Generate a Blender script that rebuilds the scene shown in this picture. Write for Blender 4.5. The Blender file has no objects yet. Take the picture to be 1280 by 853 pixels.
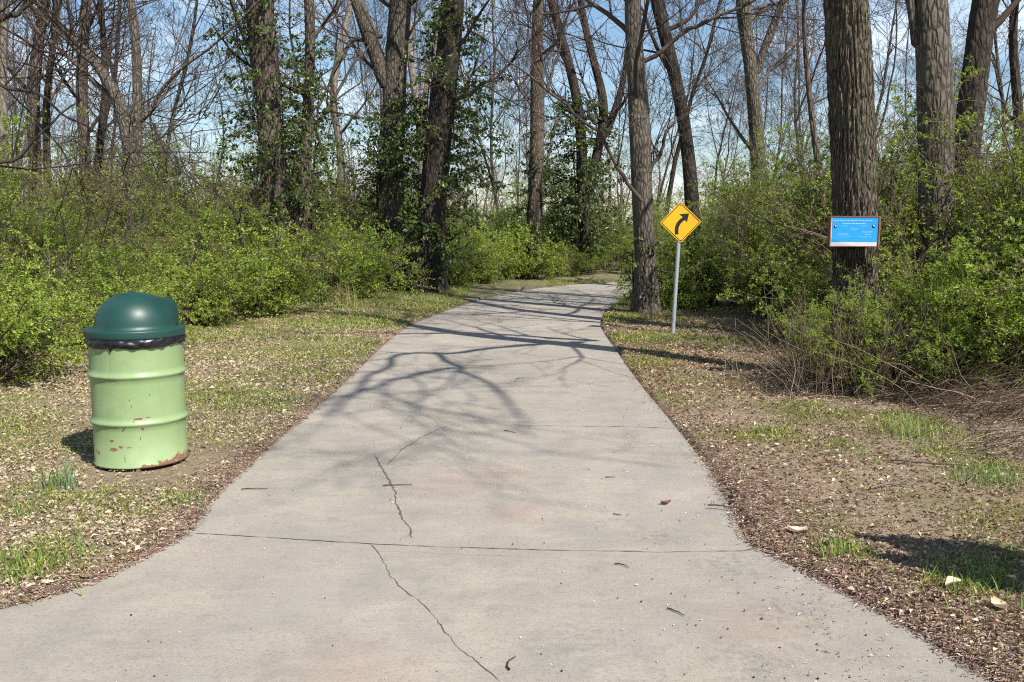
import bpy, math, random
import numpy as np
from mathutils import Vector

# ------------------------------------------------------------------ camera, sky, sun, exposure
SC = bpy.context.scene
COL = SC.collection
FPX, HOR, CAMH = 1150.0, 285.0, 1.5
PITCH = math.atan((426.5 - HOR) / FPX)
cam_d = bpy.data.cameras.new("camera")
cam = bpy.data.objects.new("camera", cam_d); COL.objects.link(cam)
cam.location = (0, 0, CAMH); cam.rotation_euler = (math.pi / 2 - PITCH, 0, 0)
cam_d.sensor_width = 36.0; cam_d.lens = 36.0 * FPX / 1280.0
cam_d.clip_start = 0.05; cam_d.clip_end = 3000
SC.camera = cam

SUN_A, SUN_E = math.radians(38.5), math.radians(47)      # sun behind the camera, to its right
TOSUN = Vector((math.sin(SUN_A) * math.cos(SUN_E), -math.cos(SUN_A) * math.cos(SUN_E), math.sin(SUN_E)))
W = bpy.data.worlds.new("World"); SC.world = W; W.use_nodes = True
wn, wl = W.node_tree.nodes, W.node_tree.links
wn.clear()
w_out = wn.new("ShaderNodeOutputWorld"); w_bg = wn.new("ShaderNodeBackground")
w_sky = wn.new("ShaderNodeTexSky"); w_sky.sky_type = 'NISHITA'; w_sky.sun_disc = False
w_sky.sun_elevation = SUN_E; w_sky.sun_rotation = math.pi - SUN_A
w_sky.air_density = 1.15; w_sky.dust_density = 0.3; w_sky.ozone_density = 4.0
w_tc = wn.new("ShaderNodeTexCoord"); w_sep = wn.new("ShaderNodeSeparateXYZ")
w_add = wn.new("ShaderNodeMath"); w_add.operation = 'ADD'; w_add.inputs[1].default_value = 0.18
w_dx = wn.new("ShaderNodeMath"); w_dx.operation = 'DIVIDE'
w_dy = wn.new("ShaderNodeMath"); w_dy.operation = 'DIVIDE'
w_cmb = wn.new("ShaderNodeCombineXYZ")
w_noi = wn.new("ShaderNodeTexNoise"); w_noi.inputs["Scale"].default_value = 1.3; w_noi.inputs["Detail"].default_value = 7; w_noi.inputs["Roughness"].default_value = 0.6
w_noi.inputs["Distortion"].default_value = 0.4
w_rmp = wn.new("ShaderNodeMapRange"); w_rmp.inputs[1].default_value = 0.50; w_rmp.inputs[2].default_value = 0.80; w_rmp.inputs[3].default_value = 0.0; w_rmp.inputs[4].default_value = 0.7
w_mix = wn.new("ShaderNodeMix"); w_mix.data_type = 'RGBA'
w_mix.inputs[7].default_value = (13.0, 13.7, 14.8, 1)
wl.new(w_tc.outputs["Generated"], w_sep.inputs[0])
wl.new(w_sep.outputs[2], w_add.inputs[0])
wl.new(w_sep.outputs[0], w_dx.inputs[0]); wl.new(w_add.outputs[0], w_dx.inputs[1])
wl.new(w_sep.outputs[1], w_dy.inputs[0]); wl.new(w_add.outputs[0], w_dy.inputs[1])
wl.new(w_dx.outputs[0], w_cmb.inputs[0]); wl.new(w_dy.outputs[0], w_cmb.inputs[1])
wl.new(w_cmb.outputs[0], w_noi.inputs["Vector"]); wl.new(w_noi.outputs["Fac"], w_rmp.inputs[0])
wl.new(w_rmp.outputs[0], w_mix.inputs[0]); wl.new(w_sky.outputs[0], w_mix.inputs[6])
wl.new(w_mix.outputs[2], w_bg.inputs[0]); w_bg.inputs[1].default_value = 0.09
wl.new(w_bg.outputs[0], w_out.inputs[0])

sun_d = bpy.data.lights.new("sun", 'SUN'); sun_d.energy = 5.0; sun_d.angle = math.radians(0.55); sun_d.color = (1.0, 0.955, 0.885)
sun = bpy.data.objects.new("sun", sun_d); COL.objects.link(sun)
sun.rotation_euler = TOSUN.to_track_quat('Z', 'Y').to_euler(); sun.location = (8, -10, 14)

SC.view_settings.view_transform = 'Standard'; SC.view_settings.look = 'None'
SC.view_settings.exposure = 0.62; SC.view_settings.gamma = 1.0; SC.view_settings.use_curve_mapping = False
SC.render.engine = 'CYCLES'
cy = SC.cycles
cy.max_bounces = 6; cy.diffuse_bounces = 2; cy.glossy_bounces = 2; cy.transmission_bounces = 3; cy.transparent_max_bounces = 4
cy.caustics_reflective = False; cy.caustics_refractive = False
cy.use_denoising = False; cy.filter_width = 1.1; cy.use_adaptive_sampling = True; cy.adaptive_threshold = 0.02

# ------------------------------------------------------------------ helpers
CP, SP = math.cos(PITCH), math.sin(PITCH)
def ray(px, py):
    u, v = (px - 640) / FPX, (426.5 - py) / FPX
    return Vector((u, CP + v * SP, -SP + v * CP))
def on_ground(px, py, z=0.0):
    d = ray(px, py); t = (z - CAMH) / d.z
    return Vector((d.x * t, d.y * t, z))
def at(px, py, Y):
    d = ray(px, py); t = Y / d.y
    return Vector((d.x * t, Y, CAMH + d.z * t))

def rotv(v, axis, ang):
    return v * np.cos(ang) + np.cross(axis, v) * np.sin(ang) + axis * np.dot(axis, v) * (1 - np.cos(ang))
def nrm(v):
    return v / (np.linalg.norm(v, axis=-1, keepdims=True) + 1e-9)

def smoothnoise(x, y, scale, seed):
    """vectorised value noise, 0..1"""
    x = np.asarray(x) / scale; y = np.asarray(y) / scale
    xi = np.floor(x).astype(np.int64); yi = np.floor(y).astype(np.int64)
    fx = x - xi; fy = y - yi
    fx = fx * fx * (3 - 2 * fx); fy = fy * fy * (3 - 2 * fy)
    def h(a, b):
        n = (a * 374761393 + b * 668265263 + seed * 1274126177) & 0xffffffff
        n = ((n ^ (n >> 13)) * 1274126177) & 0xffffffff
        return ((n ^ (n >> 16)) & 0xffff) / 65535.0
    return (h(xi, yi) * (1 - fx) + h(xi + 1, yi) * fx) * (1 - fy) + (h(xi, yi + 1) * (1 - fx) + h(xi + 1, yi + 1) * fx) * fy
def fbm(x, y, scale, seed, octaves=4):
    s = 0; a = 0.5; t = 0
    for o in range(octaves):
        s = s + a * smoothnoise(x, y, scale / 2 ** o, seed + o * 17); t += a; a *= 0.55
    return s / t

def mk_mesh(name, V, F, mats=(), tint=None, smooth=True, matidx=None):
    """one mesh from numpy vertices, a list of (n,k) face arrays, an optional per-vertex tint"""
    me = bpy.data.meshes.new(name)
    V = np.asarray(V, dtype=np.float32)
    Fs = [np.asarray(f, dtype=np.int32) for f in (F if isinstance(F, list) else [F]) if len(f)]
    me.vertices.add(len(V)); me.vertices.foreach_set("co", V.ravel())
    nl = sum(f.size for f in Fs); npoly = sum(len(f) for f in Fs)
    me.loops.add(nl); me.polygons.add(npoly)
    me.loops.foreach_set("vertex_index", np.concatenate([f.ravel() for f in Fs]))
    tot = np.concatenate([np.full(len(f), f.shape[1], dtype=np.int32) for f in Fs])
    st = np.concatenate([[0], np.cumsum(tot)[:-1]]).astype(np.int32)
    me.polygons.foreach_set("loop_start", st)
    try: me.polygons.foreach_set("loop_total", tot)
    except Exception: pass
    me.polygons.foreach_set("use_smooth", np.full(npoly, bool(smooth)))
    if matidx is not None: me.polygons.foreach_set("material_index", np.asarray(matidx, dtype=np.int32))
    if tint is not None:
        at_ = me.attributes.new("tint", 'FLOAT_COLOR', 'POINT')
        c = np.ones((len(V), 4), dtype=np.float32); c[:, :tint.shape[1]] = tint
        at_.data.foreach_set("color", c.ravel())
    for m in mats: me.materials.append(m)
    me.update(calc_edges=True); me.validate()
    return me

def obj(name, me, parent=None):
    o = bpy.data.objects.new(name, me); COL.objects.link(o)
    if parent: o.parent = parent
    return o
def empty(name, loc, rz=0.0, scale=1.0):
    o = bpy.data.objects.new(name, None); COL.objects.link(o)
    o.location = loc; o.rotation_euler = (0, 0, rz); o.scale = (scale,) * 3
    o.empty_display_size = 0.2
    return o
def tag(o, label=None, cat=None, group=None, kind=None):
    if label: o["label"] = label
    if cat: o["category"] = cat
    if group: o["group"] = group
    if kind: o["kind"] = kind
    return o
def copy_tree(o, loc, rz, scale, label=None, group=None):
    r = o.copy(); COL.objects.link(r)
    r.location = loc; r.rotation_euler = (0, 0, rz)
    r.scale = scale if hasattr(scale, '__len__') else (scale,) * 3
    if label: r["label"] = label
    if group: r["group"] = group
    for ch in list(o.children):
        c = ch.copy(); COL.objects.link(c); c.parent = r
    return r

class MB:
    """collects pieces into one mesh"""
    def __init__(self): self.V = []; self.Q = []; self.T = []; self.n = 0; self.C = []
    def add(self, V, Q=None, T=None, C=None):
        V = np.asarray(V, dtype=np.float32).reshape(-1, 3)
        if Q is not None and len(Q): self.Q.append(np.asarray(Q, dtype=np.int32) + self.n)
        if T is not None and len(T): self.T.append(np.asarray(T, dtype=np.int32) + self.n)
        self.V.append(V); self.n += len(V)
        self.C.append(np.ones((len(V), 3), dtype=np.float32) if C is None else np.broadcast_to(np.asarray(C, dtype=np.float32), (len(V), 3)))
    def tube(self, P, R, sides=6, C=None, cap=False):
        P = np.asarray(P, dtype=np.float64); R = np.asarray(R, dtype=np.float64)
        T = nrm(np.gradient(P, axis=0))
        m = nrm(P[-1] - P[0])
        ref = np.array([1.0, 0, 0]) if abs(m[0]) < 0.6 else np.array([0, 1.0, 0])
        U = nrm(np.cross(T, ref)); Vv = np.cross(T, U)
        a = np.linspace(0, 2 * np.pi, sides, endpoint=False)
        ring = P[:, None, :] + R[:, None, None] * (np.cos(a)[None, :, None] * U[:, None, :] + np.sin(a)[None, :, None] * Vv[:, None, :])
        n = len(P); i = np.arange(n - 1)[:, None] * sides; j = np.arange(sides)[None, :]; j2 = (j + 1) % sides
        Q = np.stack([i + j, i + j2, i + sides + j2, i + sides + j], -1).reshape(-1, 4)
        self.add(ring.reshape(-1, 3), Q, C=C)
    def box(self, c, s, rz=0.0, rx=0.0):
        x, y, z = s[0] / 2, s[1] / 2, s[2] / 2
        v = np.array([[-x, -y, -z], [x, -y, -z], [x, y, -z], [-x, y, -z], [-x, -y, z], [x, -y, z], [x, y, z], [-x, y, z]])
        if rx:
            cc, ss = math.cos(rx), math.sin(rx); v = np.stack([v[:, 0], v[:, 1] * cc - v[:, 2] * ss, v[:, 1] * ss + v[:, 2] * cc], 1)
        if rz:
            cc, ss = math.cos(rz), math.sin(rz); v = np.stack([v[:, 0] * cc - v[:, 1] * ss, v[:, 0] * ss + v[:, 1] * cc, v[:, 2]], 1)
        self.add(v + np.array(c), [[0, 3, 2, 1], [4, 5, 6, 7], [0, 1, 5, 4], [1, 2, 6, 5], [2, 3, 7, 6], [3, 0, 4, 7]])
    def lathe(self, prof, sides=64, center=(0, 0, 0), close=True):
        prof = np.asarray(prof, dtype=np.float64); n = len(prof)
        a = np.linspace(0, 2 * np.pi, sides, endpoint=False)
        V = np.stack([prof[:, 0:1] * np.cos(a), prof[:, 0:1] * np.sin(a), np.repeat(prof[:, 1:2], sides, 1)], -1).reshape(-1, 3) + np.array(center)
        i = np.arange(n - 1)[:, None] * sides; j = np.arange(sides)[None, :]; j2 = (j + 1) % sides
        self.add(V, np.stack([i + j, i + j2, i + sides + j2, i + sides + j], -1).reshape(-1, 4))
    def leaves(self, P, D, N, L, Wd, C=None, curl=0.25):
        """one small folded four-cornered leaf per row"""
        P = np.asarray(P); D = nrm(np.asarray(D)); S = nrm(np.cross(D, N)); N = np.cross(S, D)
        L = np.asarray(L).reshape(-1, 1); Wd = np.asarray(Wd).reshape(-1, 1)
        v0 = P; v1 = P + D * L * 0.45 + S * Wd * 0.5 + N * L * curl * 0.35; v2 = P + D * L - N * L * curl * 0.3; v3 = P + D * L * 0.45 - S * Wd * 0.5 + N * L * curl * 0.35
        n = len(P); V = np.stack([v0, v1, v2, v3], 1).reshape(-1, 3)
        i = np.arange(n)[:, None] * 4
        T = np.concatenate([i + np.array([0, 1, 2]), i + np.array([0, 2, 3])], 0)
        self.add(V, T=T, C=None if C is None else np.repeat(np.asarray(C), 4, 0))
    def build(self, name, mat, parent=None, smooth=True, tint=False):
        return obj(name, self.mesh(name, mat, smooth, tint), parent)
    def mesh(self, name, mat, smooth=True, tint=False):
        V = np.concatenate(self.V); F = []
        if self.Q: F.append(np.concatenate(self.Q))
        if self.T: F.append(np.concatenate(self.T))
        return mk_mesh(name, V, F, mats=mat if isinstance(mat, (list, tuple)) else [mat], tint=np.concatenate(self.C) if tint else None, smooth=smooth)

# ------------------------------------------------------------------ materials
class NT:
    def __init__(self, name):
        self.m = bpy.data.materials.new(name); self.m.use_nodes = True
        self.n = self.m.node_tree.nodes; self.l = self.m.node_tree.links; self.n.clear()
        self.out = self.n.new("ShaderNodeOutputMaterial")
    def __call__(self, t, ins=None, **kw):
        nd = self.n.new(t)
        for k, v in kw.items(): setattr(nd, k, v)
        for k, v in (ins or {}).items(): self.set(nd, k, v)
        return nd
    def set(self, nd, k, v):
        s = nd.inputs[k]
        if isinstance(v, bpy.types.NodeSocket): self.l.new(v, s)
        else:
            if isinstance(v, (tuple, list)) and len(v) == 3 and s.type == 'RGBA': v = (*v, 1)
            s.default_value = v
    def math(self, op, a, b=None, c=None, clamp=False):
        nd = self.n.new("ShaderNodeMath"); nd.operation = op; nd.use_clamp = clamp
        for i, v in enumerate((a, b, c)):
            if v is not None: self.set(nd, i, v)
        return nd.outputs[0]
    def mix(self, f, a, b, blend='MIX'):
        nd = self.n.new("ShaderNodeMix"); nd.data_type = 'RGBA'; nd.blend_type = blend
        self.set(nd, 0, f); self.set(nd, 6, a); self.set(nd, 7, b)
        return nd.outputs[2]
    def noise(self, vec, scale, detail=4, rough=0.55, dist=0.0):
        return self("ShaderNodeTexNoise", {"Vector": vec, "Scale": scale, "Detail": detail, "Roughness": rough, "Distortion": dist}).outputs["Fac"]
    def ramp(self, f, lo, hi, a=0.0, b=1.0):
        return self("ShaderNodeMapRange", {0: f, 1: lo, 2: hi, 3: a, 4: b}).outputs[0]
    def coord(self, which="Object", scale=None):
        c = self("ShaderNodeTexCoord").outputs[which]
        if scale is None: return c
        return self("ShaderNodeMapping", {"Vector": c, "Scale": scale}).outputs[0]
    def bsdf(self, color, rough=0.8, spec=0.3, metal=0.0, bump=None, bstr=0.3, bdist=0.01, **kw):
        b = self("ShaderNodeBsdfPrincipled")
        self.set(b, "Base Color", color); self.set(b, "Roughness", rough); self.set(b, "Metallic", metal)
        self.set(b, "Specular IOR Level", spec)
        for k, v in kw.items(): self.set(b, k, v)
        if bump is not None:
            bn = self("ShaderNodeBump", {"Strength": bstr, "Distance": bdist, "Height": bump}); self.l.new(bn.outputs[0], b.inputs["Normal"])
        self.l.new(b.outputs[0], self.out.inputs[0]); return b

def plain(name, col, rough=0.6, spec=0.4, metal=0.0, var=0.15, vscale=8.0):
    t = NT(name); c = t.coord()
    n = t.noise(c, vscale, 5)
    t.bsdf(t.mix(n, tuple(x * (1 - var) for x in col), tuple(min(1, x * (1 + var)) for x in col)), rough, spec, metal, bump=t.noise(c, vscale * 9, 3), bstr=0.08, bdist=0.003)
    return t.m

def bark_mat(name, light, dark, sx=16.0, sz=2.6, bdist=0.02, moss=0.0, fine=False):
    t = NT(name)
    c = t.coord("Object")
    c1 = t("ShaderNodeMapping", {"Vector": c, "Scale": (sx, sx, sz)}).outputs[0]
    v = t("ShaderNodeTexVoronoi", {"Vector": c1, "Scale": 1.0}, feature='DISTANCE_TO_EDGE')
    n1 = t.noise(c1, 1.2, 6, 0.65, 0.6)
    n2 = t.noise(c, 1.1, 3)
    ridge = t.math('MULTIPLY_ADD', t.ramp(v.outputs["Distance"], 0.0, 0.28), 0.55, t.math('MULTIPLY', n1, 0.55))
    col = t.mix(t.ramp(ridge, 0.25, 0.75), dark, light)
    col = t.mix(t.ramp(n2, 0.35, 0.7, 0.0, 0.45), col, tuple(x * 1.35 for x in light))
    if moss: col = t.mix(t.ramp(t.noise(c, 2.3, 5), 0.5, 0.68, 0, moss), col, (0.16, 0.17, 0.10))
    t.bsdf(col, 0.92, 0.12, bump=ridge, bstr=0.9, bdist=bdist)
    return t.m

def leaf_mat(name, col, trans=0.35, rough=0.5, spec=0.25, tcol=None):
    t = NT(name)
    a = t("ShaderNodeAttribute", attribute_name="tint").outputs["Color"]
    c = t.mix(1.0, col, a, 'MULTIPLY')
    b = t.bsdf(c, rough, spec)
    tr = t("ShaderNodeBsdfTranslucent", {"Color": t.mix(1.0, tcol or tuple(min(1, x * 1.3) for x in col), a, 'MULTIPLY')})
    mx = t("ShaderNodeMixShader", {0: trans, 1: b.outputs[0], 2: tr.outputs[0]})
    t.l.new(mx.outputs[0], t.out.inputs[0])
    return t.m
def tint_mat(name, col, rough=0.9, spec=0.1):
    t = NT(name)
    a = t("ShaderNodeAttribute", attribute_name="tint").outputs["Color"]
    t.bsdf(t.mix(1.0, col, a, 'MULTIPLY'), rough, spec); return t.m

M = {}
M['bark_gray'] = bark_mat("bark_gray", (0.145, 0.121, 0.098), (0.018, 0.018, 0.014), 19, 5.5, 0.04, 0.25)
M['bark_brown'] = bark_mat("bark_brown", (0.142, 0.110, 0.087), (0.018, 0.017, 0.013), 20, 5.5, 0.035)
M['bark_dark'] = bark_mat("bark_dark", (0.066, 0.053, 0.043), (0.014, 0.011, 0.009), 18, 5.5, 0.03)
M['bark_pale'] = bark_mat("bark_pale", (0.25, 0.215, 0.175), (0.08, 0.065, 0.05), 12, 3.5, 0.012)
M['bark_big'] = bark_mat("bark_big", (0.155, 0.127, 0.094), (0.012, 0.010, 0.008), 38, 8, 0.045, 0.35)
M['twig'] = tint_mat("twig", (0.088, 0.067, 0.054))
M['twig_gray'] = tint_mat("twig_gray", (0.125, 0.099, 0.086))
M['twig_dark'] = tint_mat("twig_dark", (0.06, 0.046, 0.038))
M['shrub_stem'] = tint_mat("shrub_stem", (0.125, 0.092, 0.068))
M['shrub_leaf'] = leaf_mat("shrub_leaf", (0.255, 0.345, 0.062), 0.44, 0.42, 0.3, (0.40, 0.54, 0.06))
M['vine_leaf'] = leaf_mat("vine_leaf", (0.068, 0.105, 0.026), 0.25, 0.38, 0.4, (0.13, 0.17, 0.025))
M['grass'] = leaf_mat("grass", (0.235, 0.315, 0.085), 0.3, 0.5, 0.25, (0.30, 0.42, 0.07))
M['tuft'] = leaf_mat("tuft", (0.15, 0.215, 0.085), 0.25, 0.45, 0.3)
M['litter'] = leaf_mat("litter", (0.50, 0.405, 0.28), 0.15, 0.8, 0.15)
M['mulch'] = tint_mat("mulch", (0.285, 0.195, 0.142))
M['straw'] = tint_mat("straw", (0.42, 0.33, 0.21))

def ground_material():
    t = NT("ground_soil"); c = t.coord("Object")
    m = t("ShaderNodeAttribute", attribute_name="tint").outputs["Color"]
    s = t("ShaderNodeSeparateColor", {0: m})
    grass, mulch, dirt = s.outputs[0], s.outputs[1], s.outputs[2]
    n0 = t.noise(c, 1.7, 6, 0.6); n1 = t.noise(c, 14, 6, 0.65); n2 = t.noise(c, 95, 4, 0.7)
    vor = t("ShaderNodeTexVoronoi", {"Vector": c, "Scale": 34.0, "Randomness": 1.0})
    base = t.mix(t.ramp(n1, 0.3, 0.7), (0.17, 0.125, 0.088), (0.36, 0.285, 0.205))
    base = t.mix(t.ramp(vor.outputs["Color"], 0.55, 0.9, 0, 0.6), base, (0.36, 0.28, 0.2))
    base = t.mix(t.ramp(n2, 0.5, 0.75, 0, 0.5), base, (0.09, 0.066, 0.05))
    dcol = t.mix(t.ramp(n1, 0.3, 0.7), (0.20, 0.145, 0.100), (0.33, 0.25, 0.175))
    dcol = t.mix(t.ramp(n2, 0.5, 0.8, 0, 0.45), dcol, (0.12, 0.08, 0.06))
    col = t.mix(dirt, base, dcol)
    mcol = t.mix(t.ramp(n2, 0.35, 0.65), (0.12, 0.07, 0.05), (0.30, 0.19, 0.14))
    col = t.mix(mulch, col, mcol)
    gcol = t.mix(t.ramp(n1, 0.3, 0.7), (0.075, 0.085, 0.035), (0.16, 0.165, 0.065))
    col = t.mix(t.math('MULTIPLY', grass, 0.75), col, gcol)
    hb = t.math('ADD', t.math('MULTIPLY', n1, 1.0), t.math('MULTIPLY', n2, 0.35))
    t.bsdf(col, 0.95, 0.1, bump=hb, bstr=0.8, bdist=0.03)
    return t.m
M['ground'] = ground_material()

def concrete_material():
    t = NT("concrete"); c = t.coord("Object")
    n0 = t.noise(c, 0.55, 5, 0.6, 0.3); n1 = t.noise(c, 2.6, 7, 0.65, 0.4); n2 = t.noise(c, 60, 5, 0.7); n3 = t.noise(c, 210, 3, 0.7)
    col = t.mix(t.ramp(n0, 0.3, 0.7), (0.290, 0.254, 0.202), (0.405, 0.358, 0.287))
    col = t.mix(t.ramp(n1, 0.38, 0.66, 0, 0.7), col, (0.245, 0.224, 0.195))
    sx = t.coord("Object", (3.0, 14.0, 1.0)); n4 = t.noise(sx, 1.0, 6, 0.6)
    col = t.mix(t.ramp(n4, 0.5, 0.78, 0, 0.30), col, (0.45, 0.415, 0.365))
    ps = t.noise(c, 0.9, 3); pk = t("ShaderNodeMapping", {"Vector": c, "Location": (7.1, 3.3, 0)}).outputs[0]
    col = t.mix(t.ramp(t.noise(pk, 1.3, 4), 0.60, 0.75, 0, 0.35), col, (0.40, 0.29, 0.24))
    col = t.mix(t.ramp(n2, 0.5, 0.72, 0, 0.7), col, (0.17, 0.15, 0.128))
    col = t.mix(t.ramp(n3, 0.55, 0.75, 0, 0.6), col, (0.52, 0.475, 0.41))
    vor = t("ShaderNodeTexVoronoi", {"Vector": c, "Scale": 23.0})
    sp = t.math('LESS_THAN', vor.outputs["Distance"], 0.075)
    spk = t.math('GREATER_THAN', t("ShaderNodeSeparateColor", {0: vor.outputs["Color"]}).outputs[0], 0.82)
    col = t.mix(t.math('MULTIPLY', t.math('MULTIPLY', sp, spk), 0.7), col, (0.10, 0.085, 0.075))
    col = t.mix(t.ramp(t.noise(t("ShaderNodeMapping", {"Vector": c, "Location": (3.1, 9.3, 0)}).outputs[0], 1.1, 6, .65), .5, .68, 0, .5), col, (0.30, 0.27, 0.255))
    col = t.mix(t.ramp(t.noise(c, 9, 5, .7), .52, .72, 0, .5), col, (0.21, 0.19, 0.165))
    # worn dark rubbings near the right edge close to the joint
    for (x, y, r, k) in ((0.72, 4.35, 0.18, .8), (0.98, 3.95, 0.26, .75), (1.08, 3.42, 0.28, .75), (0.25, 3.2, 0.35, .35), (0.85, 3.05, 0.28, .65)):
        d = t("ShaderNodeVectorMath", {0: c, 1: (x, y, 0)}, operation='DISTANCE').outputs["Value"]
        f = t.math('MULTIPLY', t.ramp(d, r, r * 0.2), t.ramp(t.noise(c, 26, 6, 0.75), 0.46, 0.66))
        col = t.mix(t.math('MULTIPLY', f, k), col, (0.13, 0.12, 0.115))
    for (x, y, rr) in ((-.33, 5.35, .42), (-.05, 5.5, .3), (.05, 4.75, .3), (-.5, 2.95, .35), (.95, 3.3, .3)):
        d = t('ShaderNodeVectorMath', {0: c, 1: (x, y, 0)}, operation='DISTANCE').outputs['Value']
        col = t.mix(t.math('MULTIPLY', t.math('MULTIPLY', t.ramp(d, rr, 0), t.ramp(n1, .3, .6)), .4), col, (0.36, 0.235, 0.175))
    hb = t.math('ADD', t.math('MULTIPLY', n2, 0.5), t.math('ADD', n3, t.math('MULTIPLY', n1, 1.2)))
    t.bsdf(col, 0.85, 0.25, bump=hb, bstr=0.55, bdist=0.006)
    return t.m
M['concrete'] = concrete_material()
M['crack'] = plain("crack_fill", (0.135, 0.108, 0.082), 0.95, 0.1, var=0.7, vscale=40)

# ------------------------------------------------------------------ the path and the ground
rng = np.random.default_rng(7)
LEFT = [(-14, 1.2), (-6, 2.55), (-3.4, 3.02), (-2.04, 3.5), (-1.8, 3.75), (-1.66, 4.14), (-1.61, 4.5), (-1.67, 5.0), (-1.67, 5.5), (-1.67, 6.42), (-1.64, 7.7), (-1.63, 9.28), (-1.65, 11.6), (-1.58, 14.05), (-1.15, 16.9), (-0.36, 20.42), (0.75, 23.1), (2.3, 25.2), (4.6, 26.9), (8, 28.1), (20, 30)]
RIGHT = [(8, -1.0), (3.5, 1.2), (2.0, 2.3), (1.6, 2.92), (1.52, 3.25), (1.40, 3.58), (1.27, 3.92), (1.14, 4.25), (1.17, 4.75), (1.23, 5.56), (1.24, 6.68), (1.24, 8.8), (1.29, 11.6), (1.36, 14.05), (1.66, 16.49), (2.4, 19.6), (3.2, 21.7), (4.4, 23.1), (6.2, 24.2), (9, 25.2), (20, 27)]
def resample(pts, k):
    out = []
    P = [np.array(p, float) for p in pts]
    for i in range(len(P) - 1):
        p0, p1, p2, p3 = P[max(i - 1, 0)], P[i], P[i + 1], P[min(i + 2, len(P) - 1)]
        for j in range(k):
            t = j / k
            m1 = (p2 - p0) / 2 * 0.7; m2 = (p3 - p1) / 2 * 0.7
            L = np.linalg.norm(p2 - p1); m1 = nrm(m1) * min(L, np.linalg.norm(m1)); m2 = nrm(m2) * min(L, np.linalg.norm(m2))
            out.append((2 * t**3 - 3 * t**2 + 1) * p1 + (t**3 - 2 * t**2 + t) * m1 + (-2 * t**3 + 3 * t**2) * p2 + (t**3 - t**2) * m2)
    out.append(P[-1]); return np.array(out)
LE, RE = resample(LEFT, 10), resample(RIGHT, 10)
OUTLINE = np.concatenate([LE, RE[::-1]])

def seg_dist(px, py, poly, closed=False):
    A = poly if closed else poly[:-1]; B = np.roll(poly, -1, 0) if closed else poly[1:]
    d = np.full(px.shape, 1e9)
    for a, b in zip(A, B):
        ab = b - a; l2 = ab @ ab + 1e-12
        t = np.clip(((px - a[0]) * ab[0] + (py - a[1]) * ab[1]) / l2, 0, 1)
        d = np.minimum(d, (px - a[0] - t * ab[0]) ** 2 + (py - a[1] - t * ab[1]) ** 2)
    return np.sqrt(d)
def inside(px, py, poly):
    r = np.zeros(px.shape, bool); x0, y0 = poly[-1]
    for x1, y1 in poly:
        c = ((y1 > py) != (y0 > py)) & (px < (x0 - x1) * (py - y1) / (y0 - y1 + 1e-12) + x1)
        r ^= c; x0, y0 = x1, y1
    return r
def path_sd(px, py):
    """distance to the path's edge: negative on the path"""
    d = np.minimum(seg_dist(px, py, LE), seg_dist(px, py, RE))
    return np.where(inside(px, py, OUTLINE), -d, d)

# grass patches (x, y, radius, strength) and bare soil patches, in metres
def gpx(px, py): p = on_ground(px, py); return p.x, p.y
GR = [(*gpx(40, 705), .30, .9), (*gpx(80, 590), .28, .55), (*gpx(230, 625), .16, .8), (*gpx(200, 610), .2, .45), (*gpx(30, 540), .5, .55), (*gpx(300, 500), .75, .75), (*gpx(370, 470), .9, .8),
      (*gpx(420, 440), 1.0, .9), (*gpx(450, 405), 1.4, .85), (*gpx(520, 385), 1.6, .9), (*gpx(600, 362), 1.9, .9), (*gpx(650, 352), 1.8, .9), (*gpx(280, 450), .8, .5), (*gpx(20, 640), .35, .4),
      (*gpx(775, 425), .5, .9), (*gpx(800, 455), .5, .7), (*gpx(830, 425), .8, .7), (*gpx(900, 430), .7, .55), (*gpx(960, 545), .3, .7), (*gpx(1000, 515), .5, .75), (*gpx(1050, 560), .4, .35),
      (*gpx(1025, 652), .17, .9), (*gpx(1048, 692), .15, .95), (*gpx(1130, 525), .3, .9), (*gpx(1185, 565), .3, .9), (*gpx(1240, 585), .25, .8), (*gpx(1240, 645), .35, .75), (*gpx(1210, 735), .18, .85), (*gpx(1215, 715), .2, .6),
      (*gpx(1045, 595), .16, .7), (*gpx(840, 500), .35, .6), (*gpx(880, 475), .5, .4), (*gpx(1130, 620), .2, .55), (*gpx(1270, 700), .2, .7), (*gpx(770, 400), .8, .8), (*gpx(760, 380), 1.0, .7)]
DR = [(*gpx(960, 600), .8, .95), (*gpx(1100, 640), .7, .9), (*gpx(920, 520), .45, .75), (*gpx(1180, 620), .6, .8), (*gpx(215, 592), .42, 1.0), (*gpx(262, 576), .36, 1.0), (*gpx(150, 594), .36, .95), (*gpx(110, 575), .25, .7), (*gpx(880, 500), .5, .6), (*gpx(1250, 660), .5, .6)]
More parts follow.
